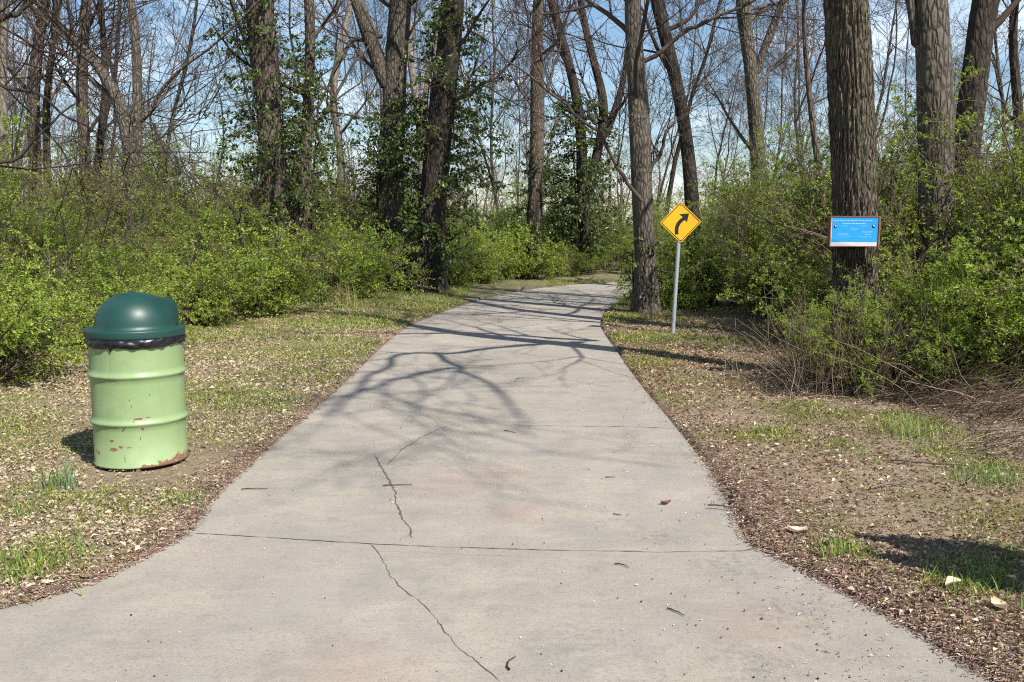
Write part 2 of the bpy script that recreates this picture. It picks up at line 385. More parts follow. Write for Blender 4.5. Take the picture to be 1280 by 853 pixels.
def masks(x, y):
    sd = path_sd(x, y)
    n = fbm(x, y, 0.55, 3); n2 = fbm(x, y, 0.16, 9, 3); n3 = fbm(x, y, 2.2, 21, 3)
    g = np.where(x < 0, 0.40, 0.15)
    for (a, b, r, s) in GR: g = np.maximum(g, s * np.exp(-((x - a) ** 2 + (y - b) ** 2) / (r * r)) * 1.15)
    far = np.clip((y - 17) / 6, 0, 1)
    g = g + 0.35 * far
    g = np.clip((g + (n - 0.5) * 0.9 + (n2 - 0.5) * 0.5) * 1.25 - 0.02, 0, 1)
    d = np.zeros(x.shape)
    for (a, b, r, s) in DR: d = np.maximum(d, s * np.exp(-(((x - a) ** 2 + (y - b) ** 2) / (r * r)) ** 1.4))
    d = np.clip(d * (0.65 + 0.8 * n), 0, 1)
    wdt = np.where(x > 0, 0.20, 0.12) * (0.35 + 1.5 * n3) * np.where(x > 0, np.clip((6.6 - y) / 1.6, 0.22, 1), np.clip((13 - y) / 6, 0.3, 1)) + np.where((x > 0) & (y < 5.2), 0.14, 0) + np.where((x < 0) & (y < 4.4), 0.06, 0)
    mu = np.clip(1.25 - sd / np.maximum(wdt, 0.03) * (0.6 + 0.8 * n2), 0, 1) * np.where(sd > -0.2, 1, 0)
    g = g * (1 - 0.85 * mu) * (1 - 0.75 * d)
    return sd, g, mu, d
def ground_z(x, y, sd=None):
    if sd is None: sd = path_sd(x, y)
    e = (fbm(x, y, 0.30, 40, 3) - 0.5) * 0.15
    k = np.clip((sd + e + 0.02) / 0.07, 0, 1); k = k * k * (3 - 2 * k)
    z = -0.05 + 0.062 * k + k * (fbm(x, y, 0.35, 50, 3) - 0.5) * 0.045 + np.clip(sd - 0.2, 0, 3) * (fbm(x, y, 2.6, 60, 2) - 0.45) * 0.06
    far = np.clip((np.abs(x) - 5) / 30, 0, 1) + np.clip((y - 34) / 60, 0, 1)
    return z + np.minimum(far, 1.2) * (fbm(x, y, 23, 70, 2) - 0.42) * 1.0

def axis(lo, hi, dlo, dhi, step, grow=1.16):
    a = list(np.arange(dlo, dhi, step)); s = step; v = a[-1]
    while v < hi: s *= grow; v += s; a.append(v)
    s = step; v = dlo; b = []
    while v > lo: s *= grow; v -= s; b.append(v)
    return np.array(b[::-1] + a)
gx, gy = axis(-900, 900, -4.6, 4.6, 0.028), axis(-300, 1600, 2.6, 11.5, 0.036)
GX, GY = np.meshgrid(gx, gy)
fx, fy = GX.ravel(), GY.ravel()
near = (np.abs(fx) < 40) & (fy > -12) & (fy < 50)
sd = np.full(fx.shape, 30.0); g_ = np.full(fx.shape, 0.4); mu_ = np.zeros(fx.shape); d_ = np.zeros(fx.shape)
sd[near], g_[near], mu_[near], d_[near] = masks(fx[near], fy[near])
fz = ground_z(fx, fy, sd)
ny, nx = GX.shape
ii = (np.arange(ny - 1)[:, None] * nx + np.arange(nx - 1)[None, :]).ravel()
me = mk_mesh("ground", np.stack([fx, fy, fz], 1), np.stack([ii, ii + 1, ii + nx + 1, ii + nx], 1), [M['ground']], np.stack([g_, mu_, d_], 1))
tag(obj("ground", me), kind="structure")
def gz(x, y): return float(ground_z(np.array([x]), np.array([y]))[0])

# the path: concrete sheet with its cracks and joints as dark filled grooves in the same mesh
cols = 15
PV = []
for i in range(len(LE)):
    for j in range(cols):
        PV.append(LE[i] + (RE[i] - LE[i]) * (j / (cols - 1)))
PV = np.array(PV)
PZ = (fbm(PV[:, 0], PV[:, 1], 1.4, 5, 2) - 0.5) * 0.006
PVert = [np.column_stack([PV, PZ])]
i0 = (np.arange(len(LE) - 1)[:, None] * cols + np.arange(cols - 1)[None, :]).ravel()
PQ = [np.stack([i0, i0 + 1, i0 + cols + 1, i0 + cols], 1)]; PM = [np.zeros(len(i0), int)]
nv = len(PV)
def groove(pxs, w, seed, jit=0.012):
    global nv
    r = np.random.default_rng(seed); w *= 0.5; jit *= 0.5
    P = np.array([gpx(*p) for p in pxs])
    Q = []
    for a, b in zip(P[:-1], P[1:]):
        n = max(2, int(np.linalg.norm(b - a) / 0.022))
        for k in range(n): Q.append(a + (b - a) * k / n)
    Q.append(P[-1]); Q = np.array(Q); n = len(Q)
    walk = np.cumsum(r.normal(0, jit, (n, 2)), 0); walk -= np.linspace(0, 1, n)[:, None] * walk[-1]
    Q = Q + walk * 0.5 + r.normal(0, jit * 0.25, (n, 2))
    T = nrm(np.gradient(Q, axis=0)); N = np.stack([-T[:, 1], T[:, 0]], 1)
    ww = w * np.clip(r.gamma(2.2, 0.45, n), 0.25, 2.4); ww = np.convolve(ww, [0.25, 0.5, 0.25], 'same'); ww[0] = ww[-1] = 0.001
    z = (fbm(Q[:, 0], Q[:, 1], 1.4, 5, 2) - 0.5) * 0.006 + 0.0030
    V = np.concatenate([np.column_stack([Q + N * ww[:, None] / 2, z]), np.column_stack([Q - N * ww[:, None] / 2, z])])
    k = np.arange(n - 1)
    PVert.append(V); PQ.append(np.stack([k, k + n, k + n + 1, k + 1], 1) + nv); PM.append(np.ones(n - 1, int)); nv += len(V)
groove([(243, 667), (330, 672), (465, 680), (560, 684), (700, 688), (830, 691), (938, 689)], 0.010, 1, 0.006)
groove([(655, 533), (700, 533), (780, 534), (850, 536)], 0.013, 2, 0.006)
groove([(557, 533), (535, 543), (515, 555), (497, 568), (484, 581)], 0.011, 3)
groove([(470, 572), (478, 583), (488, 598), (498, 618), (505, 640), (512, 660), (515, 673)], 0.015, 4)
groove([(465, 681), (478, 700), (492, 720), (515, 742), (535, 764), (556, 790), (580, 813), (626, 853)], 0.006, 5)
groove([(470, 690), (700, 698)], 0.0015, 6)
groove([(590, 466), (670, 468)], 0.008, 7)
groove([(622, 411), (735, 412)], 0.010, 8)
groove([(300, 609), (345, 611)], 0.003, 9)
me = mk_mesh("path", np.concatenate(PVert), np.concatenate(PQ), [M['concrete'], M['crack']], matidx=np.concatenate(PM))
tag(obj("path", me), kind="structure")

# ------------------------------------------------------------------ litter, mulch and grass on the ground
def scatter_xy(n, x0, x1, y0, y1, power=1.6, seed=0):
    """denser near the viewer's end of the strip"""
    r = np.random.default_rng(seed)
    t = r.random(n) ** power
    y = y0 + (y1 - y0) * t
    return x0 + (x1 - x0) * r.random(n), y, r
def rand_dirs(r, n, flat=0.25):
    a = r.random(n) * 2 * np.pi
    return np.stack([np.cos(a), np.sin(a), r.normal(0, flat, n)], 1)
def rand_up(r, n, k=0.4):
    return nrm(np.stack([r.normal(0, k, n), r.normal(0, k, n), np.ones(n)], 1))

# dry leaves
def verge_xy(n, seed, y1=18, power=1.5):
    r = np.random.default_rng(seed); y = 2.5 + (y1 - 2.5) * r.random(n) ** power; left = r.random(n) < 0.5
    x = np.where(left, -1.0 - r.random(n) * (2.0 + y * .35), 0.9 + r.random(n) * (1.6 + y * .34))
    return x, y, r
x, y, r = verge_xy(430000, 11)
sd, g, mu, d = masks(x, y)
keepp = np.where(x < 0, 0.9, 0.75) * (1 - np.where(x < 0, .9, .62) * d) * (1 - 0.4 * g) * (1 - 0.5 * mu) * np.clip(fbm(x, y, 0.7, 81) * 2.6 - 0.35, 0.3, 1)
k = (sd > 0.03) & (r.random(len(x)) < keepp)
x, y, sd = x[k], y[k], sd[k]; n = len(x)
hue = r.random(n)
base = np.stack([0.62 + 0.80 * hue, 0.60 + 0.86 * hue, 0.58 + 0.92 * hue], 1)
dark = r.random(n) < np.where(x > 0, 0.72, 0.25)
base[dark] *= np.array([0.5, 0.40, 0.34])
L = 0.008 + r.gamma(2.0, 0.0072, n); L = np.minimum(L, .045) * (1 + 0.3 * (y > 8))
mb = MB(); mb.leaves(np.stack([x, y, ground_z(x, y, sd) + r.uniform(0.002, 0.018, n)], 1), rand_dirs(r, n, 0.35), rand_up(r, n, 0.6), L, L * r.uniform(0.2, 0.62, n), base, 0.6)
tag(mb.build("leaf_litter", M['litter'], tint=True, smooth=False), "dry tan and brown fallen leaves strewn over the verges", "leaf litter", kind="stuff")

# mulch: reddish brown slivers along the path edges
def edge_points(E, n, r, sgn, spread):
    seg = np.linalg.norm(np.diff(E, axis=0), axis=1); mid = (E[:-1] + E[1:]) / 2
    w = seg / np.maximum(mid[:, 1], 2.5) ** 1.3 * ((mid[:, 1] > 2.3) & (mid[:, 1] < 20) & (np.abs(mid[:, 0]) < 4)); w = w * (np.clip((6.8 - mid[:, 1]) / 1.6, 0.22, 1) if sgn > 0 else np.clip((13 - mid[:, 1]) / 6, 0.35, 1)); w /= w.sum()
    i = r.choice(len(seg), n, p=w); t = r.random((n, 1)); P = E[i] + (E[i + 1] - E[i]) * t
    T = nrm(E[i + 1] - E[i]); N = np.stack([T[:, 1], -T[:, 0]], 1) * sgn
    return P + N * (np.abs(r.normal(0, 1, n)) * spread * (0.45 + 1.3 * fbm(P[:, 0], P[:, 1], 0.9, 90)) - 0.045 * r.random(n) ** 2)[:, None]
r = np.random.default_rng(12)
E1 = edge_points(RE, 30000, r, 1, 0.24); E2 = edge_points(LE, 20000, r, -1, 0.11)
x, y, _ = scatter_xy(26000, 1.1, 5.5, 2.6, 12, 1.5, 13)
_, g, mu, d = masks(x, y); k = np.random.default_rng(5).random(len(x)) < (0.25 + 0.6 * d) * (1 - 0.7 * g)
P = np.concatenate([E1, E2, np.stack([x, y], 1)[k]]); n = len(P)
sd = path_sd(P[:, 0], P[:, 1]); z = np.maximum(ground_z(P[:, 0], P[:, 1], sd), np.where(sd < 0.02, 0.003, -1)) + r.uniform(0.001, 0.012, n)
c = r.uniform(0.4, 1.5, n)[:, None] * np.array([[1, 1, 1]]) * np.where(r.random(n) < 0.16, 1.7, 1)[:, None] * np.stack([np.ones(n), r.uniform(0.85, 1.25, n), r.uniform(0.8, 1.35, n)], 1)
L = 0.006 + r.gamma(2.0, 0.007, n)
mb = MB(); mb.leaves(np.column_stack([P, z]), rand_dirs(r, n, 0.12), rand_up(r, n, 0.35), L, r.uniform(0.0025, 0.008, n), c, 0.2)
tag(mb.build("mulch_debris", M['mulch'], tint=True, smooth=False), "reddish brown bark slivers and needles lining the path edges", "mulch", kind="stuff")

# grass blades
x, y, r = verge_xy(520000, 14, 26, 1.7)
sd, g, mu, d = masks(x, y)
k = (sd > 0.04) & (r.random(len(x)) < np.clip(g * 2.0 - 0.2, 0, 1) * (0.45 + 0.9 * (fbm(x, y, 0.09, 15, 2) > 0.47)))
x, y, sd, g = x[k], y[k], sd[k], g[k]; n = len(x)
a = r.random(n) * 2 * np.pi; lean = r.uniform(0.3, 2.0, n)
D = np.stack([np.cos(a) * lean, np.sin(a) * lean, np.ones(n)], 1)
L = r.uniform(0.015, 0.05, n) * (0.55 + 0.8 * g) * (1 + 0.6 * (y > 12))
c = r.uniform(0.6, 1.35, n)[:, None] * np.stack([r.uniform(0.8, 1.5, n), np.ones(n), r.uniform(0.7, 1.1, n)], 1)
dry = r.random(n) < 0.14; c[dry] = np.array([2.5, 1.55, 2.4]) * r.uniform(0.6, 1.1, (dry.sum(), 1))
mb = MB(); mb.leaves(np.stack([x, y, ground_z(x, y, sd) - 0.003], 1), D, rand_dirs(r, n, 0.3), L, r.uniform(0.0025, 0.005, n) * (1 + 0.8 * (y > 10)), c, 0.25)
tag(mb.build("grass", M['grass'], tint=True, smooth=False), "short thin green grass growing in patches on the verges", "grass", kind="stuff")

# specks of grit on the concrete
r = np.random.default_rng(16)
x = r.uniform(-1.5, 1.5, 900); y = 2.8 + 8 * r.random(900) ** 1.6
k = (path_sd(x, y) < -0.04) & (r.random(900) < 0.25 + 0.75 * (x > 0.5)); x, y = x[k], y[k]; n = len(x)
mb = MB()
for i in range(n):
    s = r.uniform(0.002, 0.0055) * (1.0 if r.random() > 0.06 else 1.7)
    v = np.array([[1, 0, 0], [0, 1, 0], [-1, 0, 0], [0, -1, 0], [0, 0, 1]]) * s * r.uniform(0.6, 1.4, (5, 3)) + np.array([x[i], y[i], 0.004])
    mb.add(v, T=[[0, 1, 4], [1, 2, 4], [2, 3, 4], [3, 0, 4]], C=np.ones(3) * (r.uniform(0.1, 0.5) if r.random() < 0.62 else r.uniform(2.0, 3.6)))
tag(mb.build("grit", tint_mat("grit", (0.18, 0.16, 0.145)), tint=True, smooth=False), "dark and pale specks of grit scattered on the concrete", "grit", kind="stuff")

# single twigs on the path
def twig_on_path(px, py, length, ang, bend, label, rad=0.0035):
    p = on_ground(px, py)
    s = np.linspace(-0.5, 0.5, 6); P = np.stack([s * length, bend * length * (0.25 - s * s) * 2, 0.0 * s + rad + 0.004], 1)
    P[:, 1] += np.array([0, .02, -.015, .01, -.02, 0]) * length
    mb = MB(); mb.tube(P, np.linspace(1, 0.45, 6) * rad, 5)
    o = mb.build("twig", M['twig_dark'], tint=True); o.location = (p.x, p.y, 0); o.rotation_euler = (0, 0, ang)
    tag(o, label, "twig", "twigs lying on the concrete path")
twig_on_path(497, 608, .17, .08, .06, "dark twig lying across the main crack in the concrete")
twig_on_path(637, 541, .12, -.75, .2, "dark curved twig lying at mid path beyond the crack")
twig_on_path(641, 831, .10, 1.35, .35, "small curved twig at the bottom of the photo on the concrete")
twig_on_path(777, 709, .075, -.75, .4, "hooked dark twig just in front of the concrete joint")
twig_on_path(772, 645, .05, -.5, .1, "tiny dark twig right of centre behind the joint")
twig_on_path(763, 598, .06, .05, .1, "thin short twig lying flat on the right half of the path")
twig_on_path(845, 767, .09, -.9, .1, "slim twig on the concrete near the right mulch edge")
twig_on_path(650, 474, .14, .9, .15, "dark twig on the path among the soft branch shadows")
twig_on_path(318, 613, .15, .05, .2, "thin forked looking twig on the concrete near the bin")
# curled brown leaf on the path
p = on_ground(832, 631)
mb = MB(); uu = np.linspace(-1, 1, 7)
mbv = np.array([[u * 0.03, v * 0.018 * (1.1 - abs(u)), 0.006 + 0.012 * v * v + 0.008 * u * u] for u in uu for v in np.linspace(-1, 1, 5)])
q = [[i * 5 + j, i * 5 + j + 1, (i + 1) * 5 + j + 1, (i + 1) * 5 + j] for i in range(6) for j in range(4)]
mb.add(mbv, q, C=(0.7, 0.5, 0.4)); o = mb.build("fallen_leaf", M['mulch'], tint=True); o.location = (p.x, p.y, 0); o.rotation_euler = (0, 0, .3)
tag(o, "single curled brown leaf lying on the right side of the path", "leaf")

# ------------------------------------------------------------------ trees
def grow(out, r, p, d, r0, L, lvl, maxlvl, kids, up=0.12, wig=0.22, seglen=0.35, spread=(30, 65), minr=0.0035, shrink=(0.42, 0.72)):
    n = max(3, min(9, int(L / seglen)))
    P = [p]; R = [r0]; dd = d
    for i in range(n):
        dd = nrm(dd + r.normal(0, wig, 3) * 0.55 + np.array([0, 0, up]))
        P.append(P[-1] + dd * (L / n)); R.append(max(minr, r0 * (1 - 0.78 * (i + 1) / n)))
    out.append((np.array(P), np.array(R), lvl))
    if lvl >= maxlvl: return
    nk = kids[lvl] if lvl < len(kids) else 3
    for k in range(nk):
        t = r.uniform(0.22, 1.0) * n; i = min(int(t), n - 1); f = t - i
        q = P[i] + (P[i + 1] - P[i]) * f; rr = R[i] + (R[i + 1] - R[i]) * f
        axis_ = nrm(P[i + 1] - P[i]); side = nrm(np.cross(axis_, r.normal(0, 1, 3)))
        a = math.radians(r.uniform(*spread)); nd = nrm(axis_ * math.cos(a) + side * math.sin(a))
        grow(out, r, q, nd, max(minr, rr * r.uniform(0.45, 0.75)), L * r.uniform(*shrink) * (1.1 - 0.35 * t / n), lvl + 1, maxlvl, kids, up, wig, seglen, spread, minr, shrink)

def trunk_mesh(P, R, sides, seed, ridge=0.0, flare=0.35):
    """a tapered, slightly irregular trunk with a root flare; rows every few cm when ridged"""
    P = np.asarray(P, float); R = np.asarray(R, float)
    s = np.concatenate([[0], np.cumsum(np.linalg.norm(np.diff(P, axis=0), axis=1))])
    step = 0.04 if ridge else 0.22
    m = max(8, int(s[-1] / step)); t = np.linspace(0, s[-1], m)
    def sm(v):
        q = np.interp(t, s, v); w = max(1, int(0.7 / step)); kk = np.ones(2 * w + 1) / (2 * w + 1)
        return np.convolve(np.pad(q, w, mode='edge'), kk, 'valid') if w > 0 else q
    Q = np.stack([sm(P[:, i]) for i in range(3)], 1); Q[0] = P[0]
    Q[:, 2] = np.interp(t, s, P[:, 2])
    rr = sm(R) * (1 + flare * np.exp(-(t) / 0.28))
    a = np.linspace(0, 2 * np.pi, sides, endpoint=False)
    A, Tt = np.meshgrid(a, t)
    w = 1 + 0.10 * (smoothnoise(np.cos(A) * 1.2 + 5, Tt * 0.9 + np.sin(A) * 1.2, 1.0, seed) - 0.5) * 2
    w += flare * 0.35 * np.exp(-Tt / 0.3) * np.cos(A * 5 + seed)
    if ridge:
        # plates of bark split by vertical furrows, wrapped around the trunk
        f = np.zeros_like(A)
        for ks, zs, amp, sdd in ((27, 3.4, 1.0, 1), (47, 7.5, 0.6, 2)):
            u = A / (2 * np.pi) * ks + 0.9 * (smoothnoise(np.cos(A) * 3, Tt * zs + np.sin(A) * 3, 1.0, seed + sdd) - 0.5) * 2
            f += amp * (np.abs(((u) % 1.0) - 0.5) * 2) ** 0.6
        f = f / 1.55; f += (smoothnoise(np.cos(A) * 14, np.sin(A) * 14 + Tt * 22, 1.0, seed + 7) - 0.5) * 0.45
        w += ridge * (f - 0.6)
    V = np.stack([Q[:, 0:1] + rr[:, None] * w * np.cos(A), Q[:, 1:2] + rr[:, None] * w * np.sin(A), np.repeat(Q[:, 2:3], sides, 1)], -1)
    mb = MB(); i = np.arange(m - 1)[:, None] * sides; j = np.arange(sides)[None, :]; j2 = (j + 1) % sides
    mb.add(V.reshape(-1, 3), np.stack([i + j, i + j2, i + sides + j2, i + sides + j], -1).reshape(-1, 4))
    return mb, Q, rr

def sides_for(rad): return 9 if rad > 0.06 else 6 if rad > 0.025 else 4 if rad > 0.01 else 3
def build_tree(name, label, stems, Y, H, bark, twigm, seed, base_x=None, ridge=0.0, sides=20, limbs=9, kids=(6, 5, 3), limb_from=3.4, limb_len=(2.2, 4.2), extra=(), paths=(), group=None, cat="tree", flare=0.35, up=0.10, maxlvl=3, minr=0.004, aim=None):
    """stems: lists of (px, py, width px) from the foot up, read at distance Y; the first is the trunk and the others fork from it"""
    r = np.random.default_rng(seed)
    first = stems[0]
    bx = at(first[0][0], first[0][1], Y).x if base_x is None else base_x
    base = np.array([bx, Y, gz(bx, Y) - 0.06])
    root = empty(name, tuple(base))
    tag(root, label, cat, group)
    bm_branch = MB(); allout = []
    for si, st in enumerate(stems):
        P = [np.array(at(a, b, Y)) - base for a, b, _ in st]; R = [c / 2 * Y / FPX * (.81 if sides > 40 else 1) for _, _, c in st]
        if si == 0:
            P = [np.array([0.0, 0.0, 0.0])] + [q for q in P if q[2] > 0.25]; R = [R[0] * 1.04] + R[-(len(P) - 1):]
        # carry on above the frame to the full height
        d = nrm(P[-1] - P[-2]); 
        top = H if si == 0 else H * r.uniform(0.8, 0.95)
        dirn = d.copy(); q = P[-1]; rad = R[-1]; n_up = 9
        if q[2] < top:
            stp = (top - q[2]) / n_up; r_end = 0.025
            for k in range(n_up):
                dirn = nrm(dirn + r.normal(0, 0.10, 3) + np.array([0, 0, 0.12])); dirn[2] = max(dirn[2], 0.5)
                q = q + dirn * stp / dirn[2]; P.append(q); R.append(rad + (r_end - rad) * ((k + 1) / n_up) ** 0.8)
        if si == 0:
            mb, Q, rr = trunk_mesh(P, R, sides, seed, ridge, flare)
            mb.build("trunk", bark, root)
        else:
            mb, Q, rr = trunk_mesh(P, R, max(10, sides // 2), seed + si, ridge, 0.0)
            mb.build("limb", bark, root)
        # limbs off this stem
        zs = Q[:, 2]; cand = np.where(zs > limb_from)[0]
        if len(cand):
            nl = limbs if si == 0 else max(3, limbs // 2)
            for k in range(nl):
                i = cand[int((k + r.random()) / nl * (len(cand) - 1))]
                az = r.uniform(0, 2 * np.pi) if aim is None or r.random() < 0.4 else aim + r.normal(0, 0.6)
                el = math.radians(r.uniform(15, 55))
                dd = np.array([math.cos(az) * math.cos(el), math.sin(az) * math.cos(el), math.sin(el)])
                f = 1 - 0.55 * (zs[i] - limb_from) / max(1e-3, H - limb_from)
                grow(allout, r, Q[i].copy(), dd, min(rr[i] * 0.42, 0.05), r.uniform(*limb_len) * f, 0, maxlvl, kids, up, 0.24, 0.35, (28, 62), minr)
    for (p, d, rad, L) in extra:      # hand-placed limbs, in world coordinates
        grow(allout, r, np.array(p) - base, nrm(np.array(d, float)), rad, L, 0, maxlvl, kids, 0.05, 0.2, 0.4, (28, 60), minr)
    for pts_, ra, rb in paths:        # limbs laid out point by point, with twigs of their own
        P = np.array(pts_) - base; s_ = np.linspace(0, len(P) - 1, len(P) * 4); P = np.stack([np.interp(s_, np.arange(len(P)), P[:, i]) for i in range(3)], 1) + np.stack([np.convolve(r.normal(0, .075, len(s_) + 2), [.3, .4, .3], 'valid') for _ in range(3)], 1) * np.minimum(1, np.arange(len(s_)) / 4)[:, None] * min(1.0, ra * 14)
        R = np.linspace(ra, rb, len(P)); bm_branch.tube(P, R, 10)
        for k in range(8):
            i = r.integers(3, len(P) - 1); dd = nrm(nrm(P[i + 1] - P[i]) + nrm(r.normal(0, 1, 3)) * .8)
            grow(allout, r, P[i].copy(), dd, min(R[i] * .45, .032), r.uniform(1.0, 2.6), 0, 2, (5, 3), .05, .2, .4, (28, 60), .006)
    for P, R, lv in allout:
        bm_branch.tube(P, R, sides_for(R[0]), C=np.ones(3) * (0.8 + 0.35 * r.random()))
    if allout: bm_branch.build("crown", twigm, root, tint=True)
    return root, base

def pix(pts, Y): return [np.array(at(a, b, Y)) for a, b in pts]
T = {}
Y = 8.95
bigp = on_ground(1070, 478)
# the big oak with the notice
def above(px, py, z):      # the point at height z whose sun shadow falls on this spot of the path
    g0 = on_ground(px, py); L = z / math.tan(SUN_E); return np.array([g0.x + math.sin(SUN_A) * L, g0.y - math.cos(SUN_A) * L, z])
OAKL = [([np.array([3.33, 8.93, 4.3]), above(715, 428, 4.9), above(640, 434, 5.6), above(545, 441, 6.6), above(511, 443, 7.1), above(466, 464, 8.0), above(436, 497, 9.0), above(405, 520, 10.0)], .075, .022),
        ([above(545, 441, 6.6), above(567, 460, 7.2), above(594, 471, 7.8), above(620, 490, 8.6), above(642, 516, 9.6), above(665, 545, 10.6)], .045, .015),
        ([above(564, 460, 7.2), above(520, 468, 7.8), above(492, 475, 8.3), above(436, 494, 9.2), above(400, 500, 10.0)], .045, .02),
        ([np.array([3.33, 8.93, 4.9]), above(751, 426, 5.2), above(640, 419, 6.0), above(560, 414, 6.6), above(505, 411, 7.2), above(470, 398, 7.8)], .07, .03)]
T['big'] = build_tree("oak_tree", "thick furrowed oak trunk with a blue notice fixed to it", [[(1069, 478, 72), (1068, 400, 66), (1068, 280, 63), (1063, 140, 62), (1058, 0, 60)]], Y, 15.5, M['bark_big'], M['twig'], 101,
    ridge=0.20, sides=220, limbs=8, limb_from=4.6, limb_len=(3, 5.5), kids=(7, 5, 3),
    flare=0.3, paths=OAKL)
T['behind_big'] = build_tree("broad_tree", "thick grey trunk behind the shrubs, second from the right edge", [[(1168, 330, 50), (1171, 200, 48), (1168, 90, 48), (1163, 0, 50)], [(1150, 60, 14), (1143, 20, 12), (1138, 0, 12)]], 10.9, 15, M['bark_gray'], M['twig'], 102,
    ridge=0.08, sides=64, limbs=9, limb_from=4.2, limb_len=(3, 5))
T['lean_right'] = build_tree("broad_tree", "dark leaning trunk behind the shrubs at the right edge", [[(1192, 300, 40), (1204, 220, 38), (1214, 130, 36), (1222, 60, 36), (1230, 0, 37)]], 12.6, 15, M['bark_dark'], M['twig_dark'], 103, ridge=0.08, sides=56, limbs=9, limb_from=4.0, limb_len=(3, 5))
T['path_tree'] = build_tree("bare_tree", "slim grey brown tree at the path edge left of the yellow sign", [[(808, 392, 30), (806, 300, 26), (802, 210, 25), (797, 110, 24), (793, 60, 20), (790, 0, 21)]], 16.1, 14, M['bark_gray'], M['twig'], 104, sides=28, limbs=9, limb_from=3.0, limb_len=(2.5, 4.2), ridge=0.0, kids=(6, 4, 3),
    paths=[(pix([(798, 80), (820, 66), (845, 48), (880, 30), (930, 8), (960, -20)], 16.1), .042, .02), (pix([(803, 252), (775, 215), (745, 165), (700, 128), (640, 80), (590, 40)], 15.4), .035, .012), (pix([(806, 245), (815, 215), (830, 180), (842, 150)], 16.3), .05, .02)])
T['lean_sign'] = build_tree("bare_tree", "dark leaning tree directly behind the yellow sign", [[(868, 380, 19), (866, 250, 17), (858, 170, 16), (848, 110, 16), (832, 50, 16), (820, 0, 17)]], 18.2, 14, M['bark_dark'], M['twig_dark'], 105, limbs=9, limb_from=4.0, limb_len=(2.2, 4), kids=(6, 4, 3))
T['right_mid'] = build_tree("bare_tree", "forked bare tree between the leaning tree and the oak", [[(950, 260, 20), (946, 170, 17), (941, 110, 16), (934, 50, 17), (928, 0, 17)], [(941, 100, 10), (955, 60, 9), (972, 20, 9), (980, 0, 9)]], 21, 13, M['bark_gray'], M['twig_gray'], 106, limbs=10, limb_from=3.0, limb_len=(2, 3.6), kids=(6, 4, 3))
T['sapling_r'] = build_tree("sapling", "thin leaning sapling in the shrubs just left of the oak", [[(1033, 290, 9), (1026, 230, 8), (1017, 170, 8), (1008, 90, 6), (1002, 0, 5)]], 12.5, 7.5, M['bark_brown'], M['twig'], 107, limbs=7, limb_from=2.0, limb_len=(0.8, 1.7), kids=(5, 3), maxlvl=2, sides=10)
T['edge_r'] = build_tree("sapling", "thin crooked dark stem at the right edge behind the shrubs", [[(1272, 240, 12), (1276, 130, 11), (1262, 60, 10), (1266, 0, 9)]], 14, 9, M['bark_dark'], M['twig_dark'], 108, limbs=7, limb_from=2.4, limb_len=(1, 2.4), kids=(5, 4, 3), sides=12)
T['bend'] = build_tree("bare_tree", "straight slender tree left of the bend with clear trunk", [[(668, 338, 22), (669, 250, 17), (672, 150, 17), (671, 60, 14), (672, 0, 13)]], 27, 14, M['bark_brown'], M['twig'], 109, limbs=10, limb_from=4.0, limb_len=(2.2, 4), kids=(6, 4, 3))
T['multi'] = build_tree("forked_tree", "forked tree with crooked limbs at the bend of the path", [[(732, 338, 18), (730, 260, 15), (726, 150, 13), (714, 90, 12), (700, 40, 11), (688, 0, 10)], [(738, 225, 13), (752, 170, 12), (757, 130, 11), (740, 70, 9), (724, 0, 8)], [(752, 175, 11), (770, 140, 10), (780, 100, 7), (785, 50, 6)]], 29, 13, M['bark_dark'], M['twig_dark'], 110, limbs=9, limb_from=3.6, limb_len=(2, 3.6), kids=(6, 4, 3))
T['vined_dark'] = build_tree("ivied_tree", "dark leafy vine clad trunk at the left verge of the path", [[(535, 362, 44), (538, 280, 34), (545, 200, 31), (556, 100, 30), (566, 0, 29)]], 21.4, 14, M['bark_dark'], M['twig_dark'], 111, sides=24, limbs=9, limb_from=3.6, limb_len=(2.4, 4.2), kids=(6, 4, 3), paths=[(pix([(556, 128), (580, 122), (605, 105), (625, 98), (645, 70), (650, 50)], 21.4), .05, .018)])
T['fork'] = build_tree("forked_tree", "tall tree forked in two heavy limbs left of the dark vine clad trunk", [[(488, 345, 36), (488, 280, 34), (489, 190, 32), (492, 120, 28), (496, 60, 27), (502, 0, 27)], [(486, 110, 20), (470, 70, 19), (455, 25, 18), (447, 0, 18)]], 22.8, 15, M['bark_gray'], M['twig'], 112, sides=24, limbs=9, limb_from=4.4, limb_len=(2.4, 4.4), kids=(6, 4, 3), paths=[(pix([(478, 45), (440, 52), (420, 75), (408, 110), (395, 140)], 22.8), .055, .025)])
T['vined_left'] = build_tree("ivied_tree", "tall shaggy brown trunk with leafy vine, leftmost of the vine clad trunks", [[(346, 345, 28), (345, 280, 26), (340, 200, 28), (334, 120, 31), (328, 50, 32), (323, 0, 33)]], 19, 14, M['bark_brown'], M['twig'], 113, sides=24, limbs=8, limb_from=4.0, limb_len=(2.4, 4.2), kids=(6, 4, 3))
T['slim_vined'] = build_tree("ivied_tree", "slimmer trunk close right of the tall shaggy vine clad trunk", [[(378, 350, 24), (377, 270, 22), (383, 170, 14), (388, 90, 13), (387, 0, 13)]], 20.3, 12, M['bark_brown'], M['twig'], 114, sides=18, limbs=8, limb_from=3.4, limb_len=(2, 3.4), kids=(6, 4, 3))
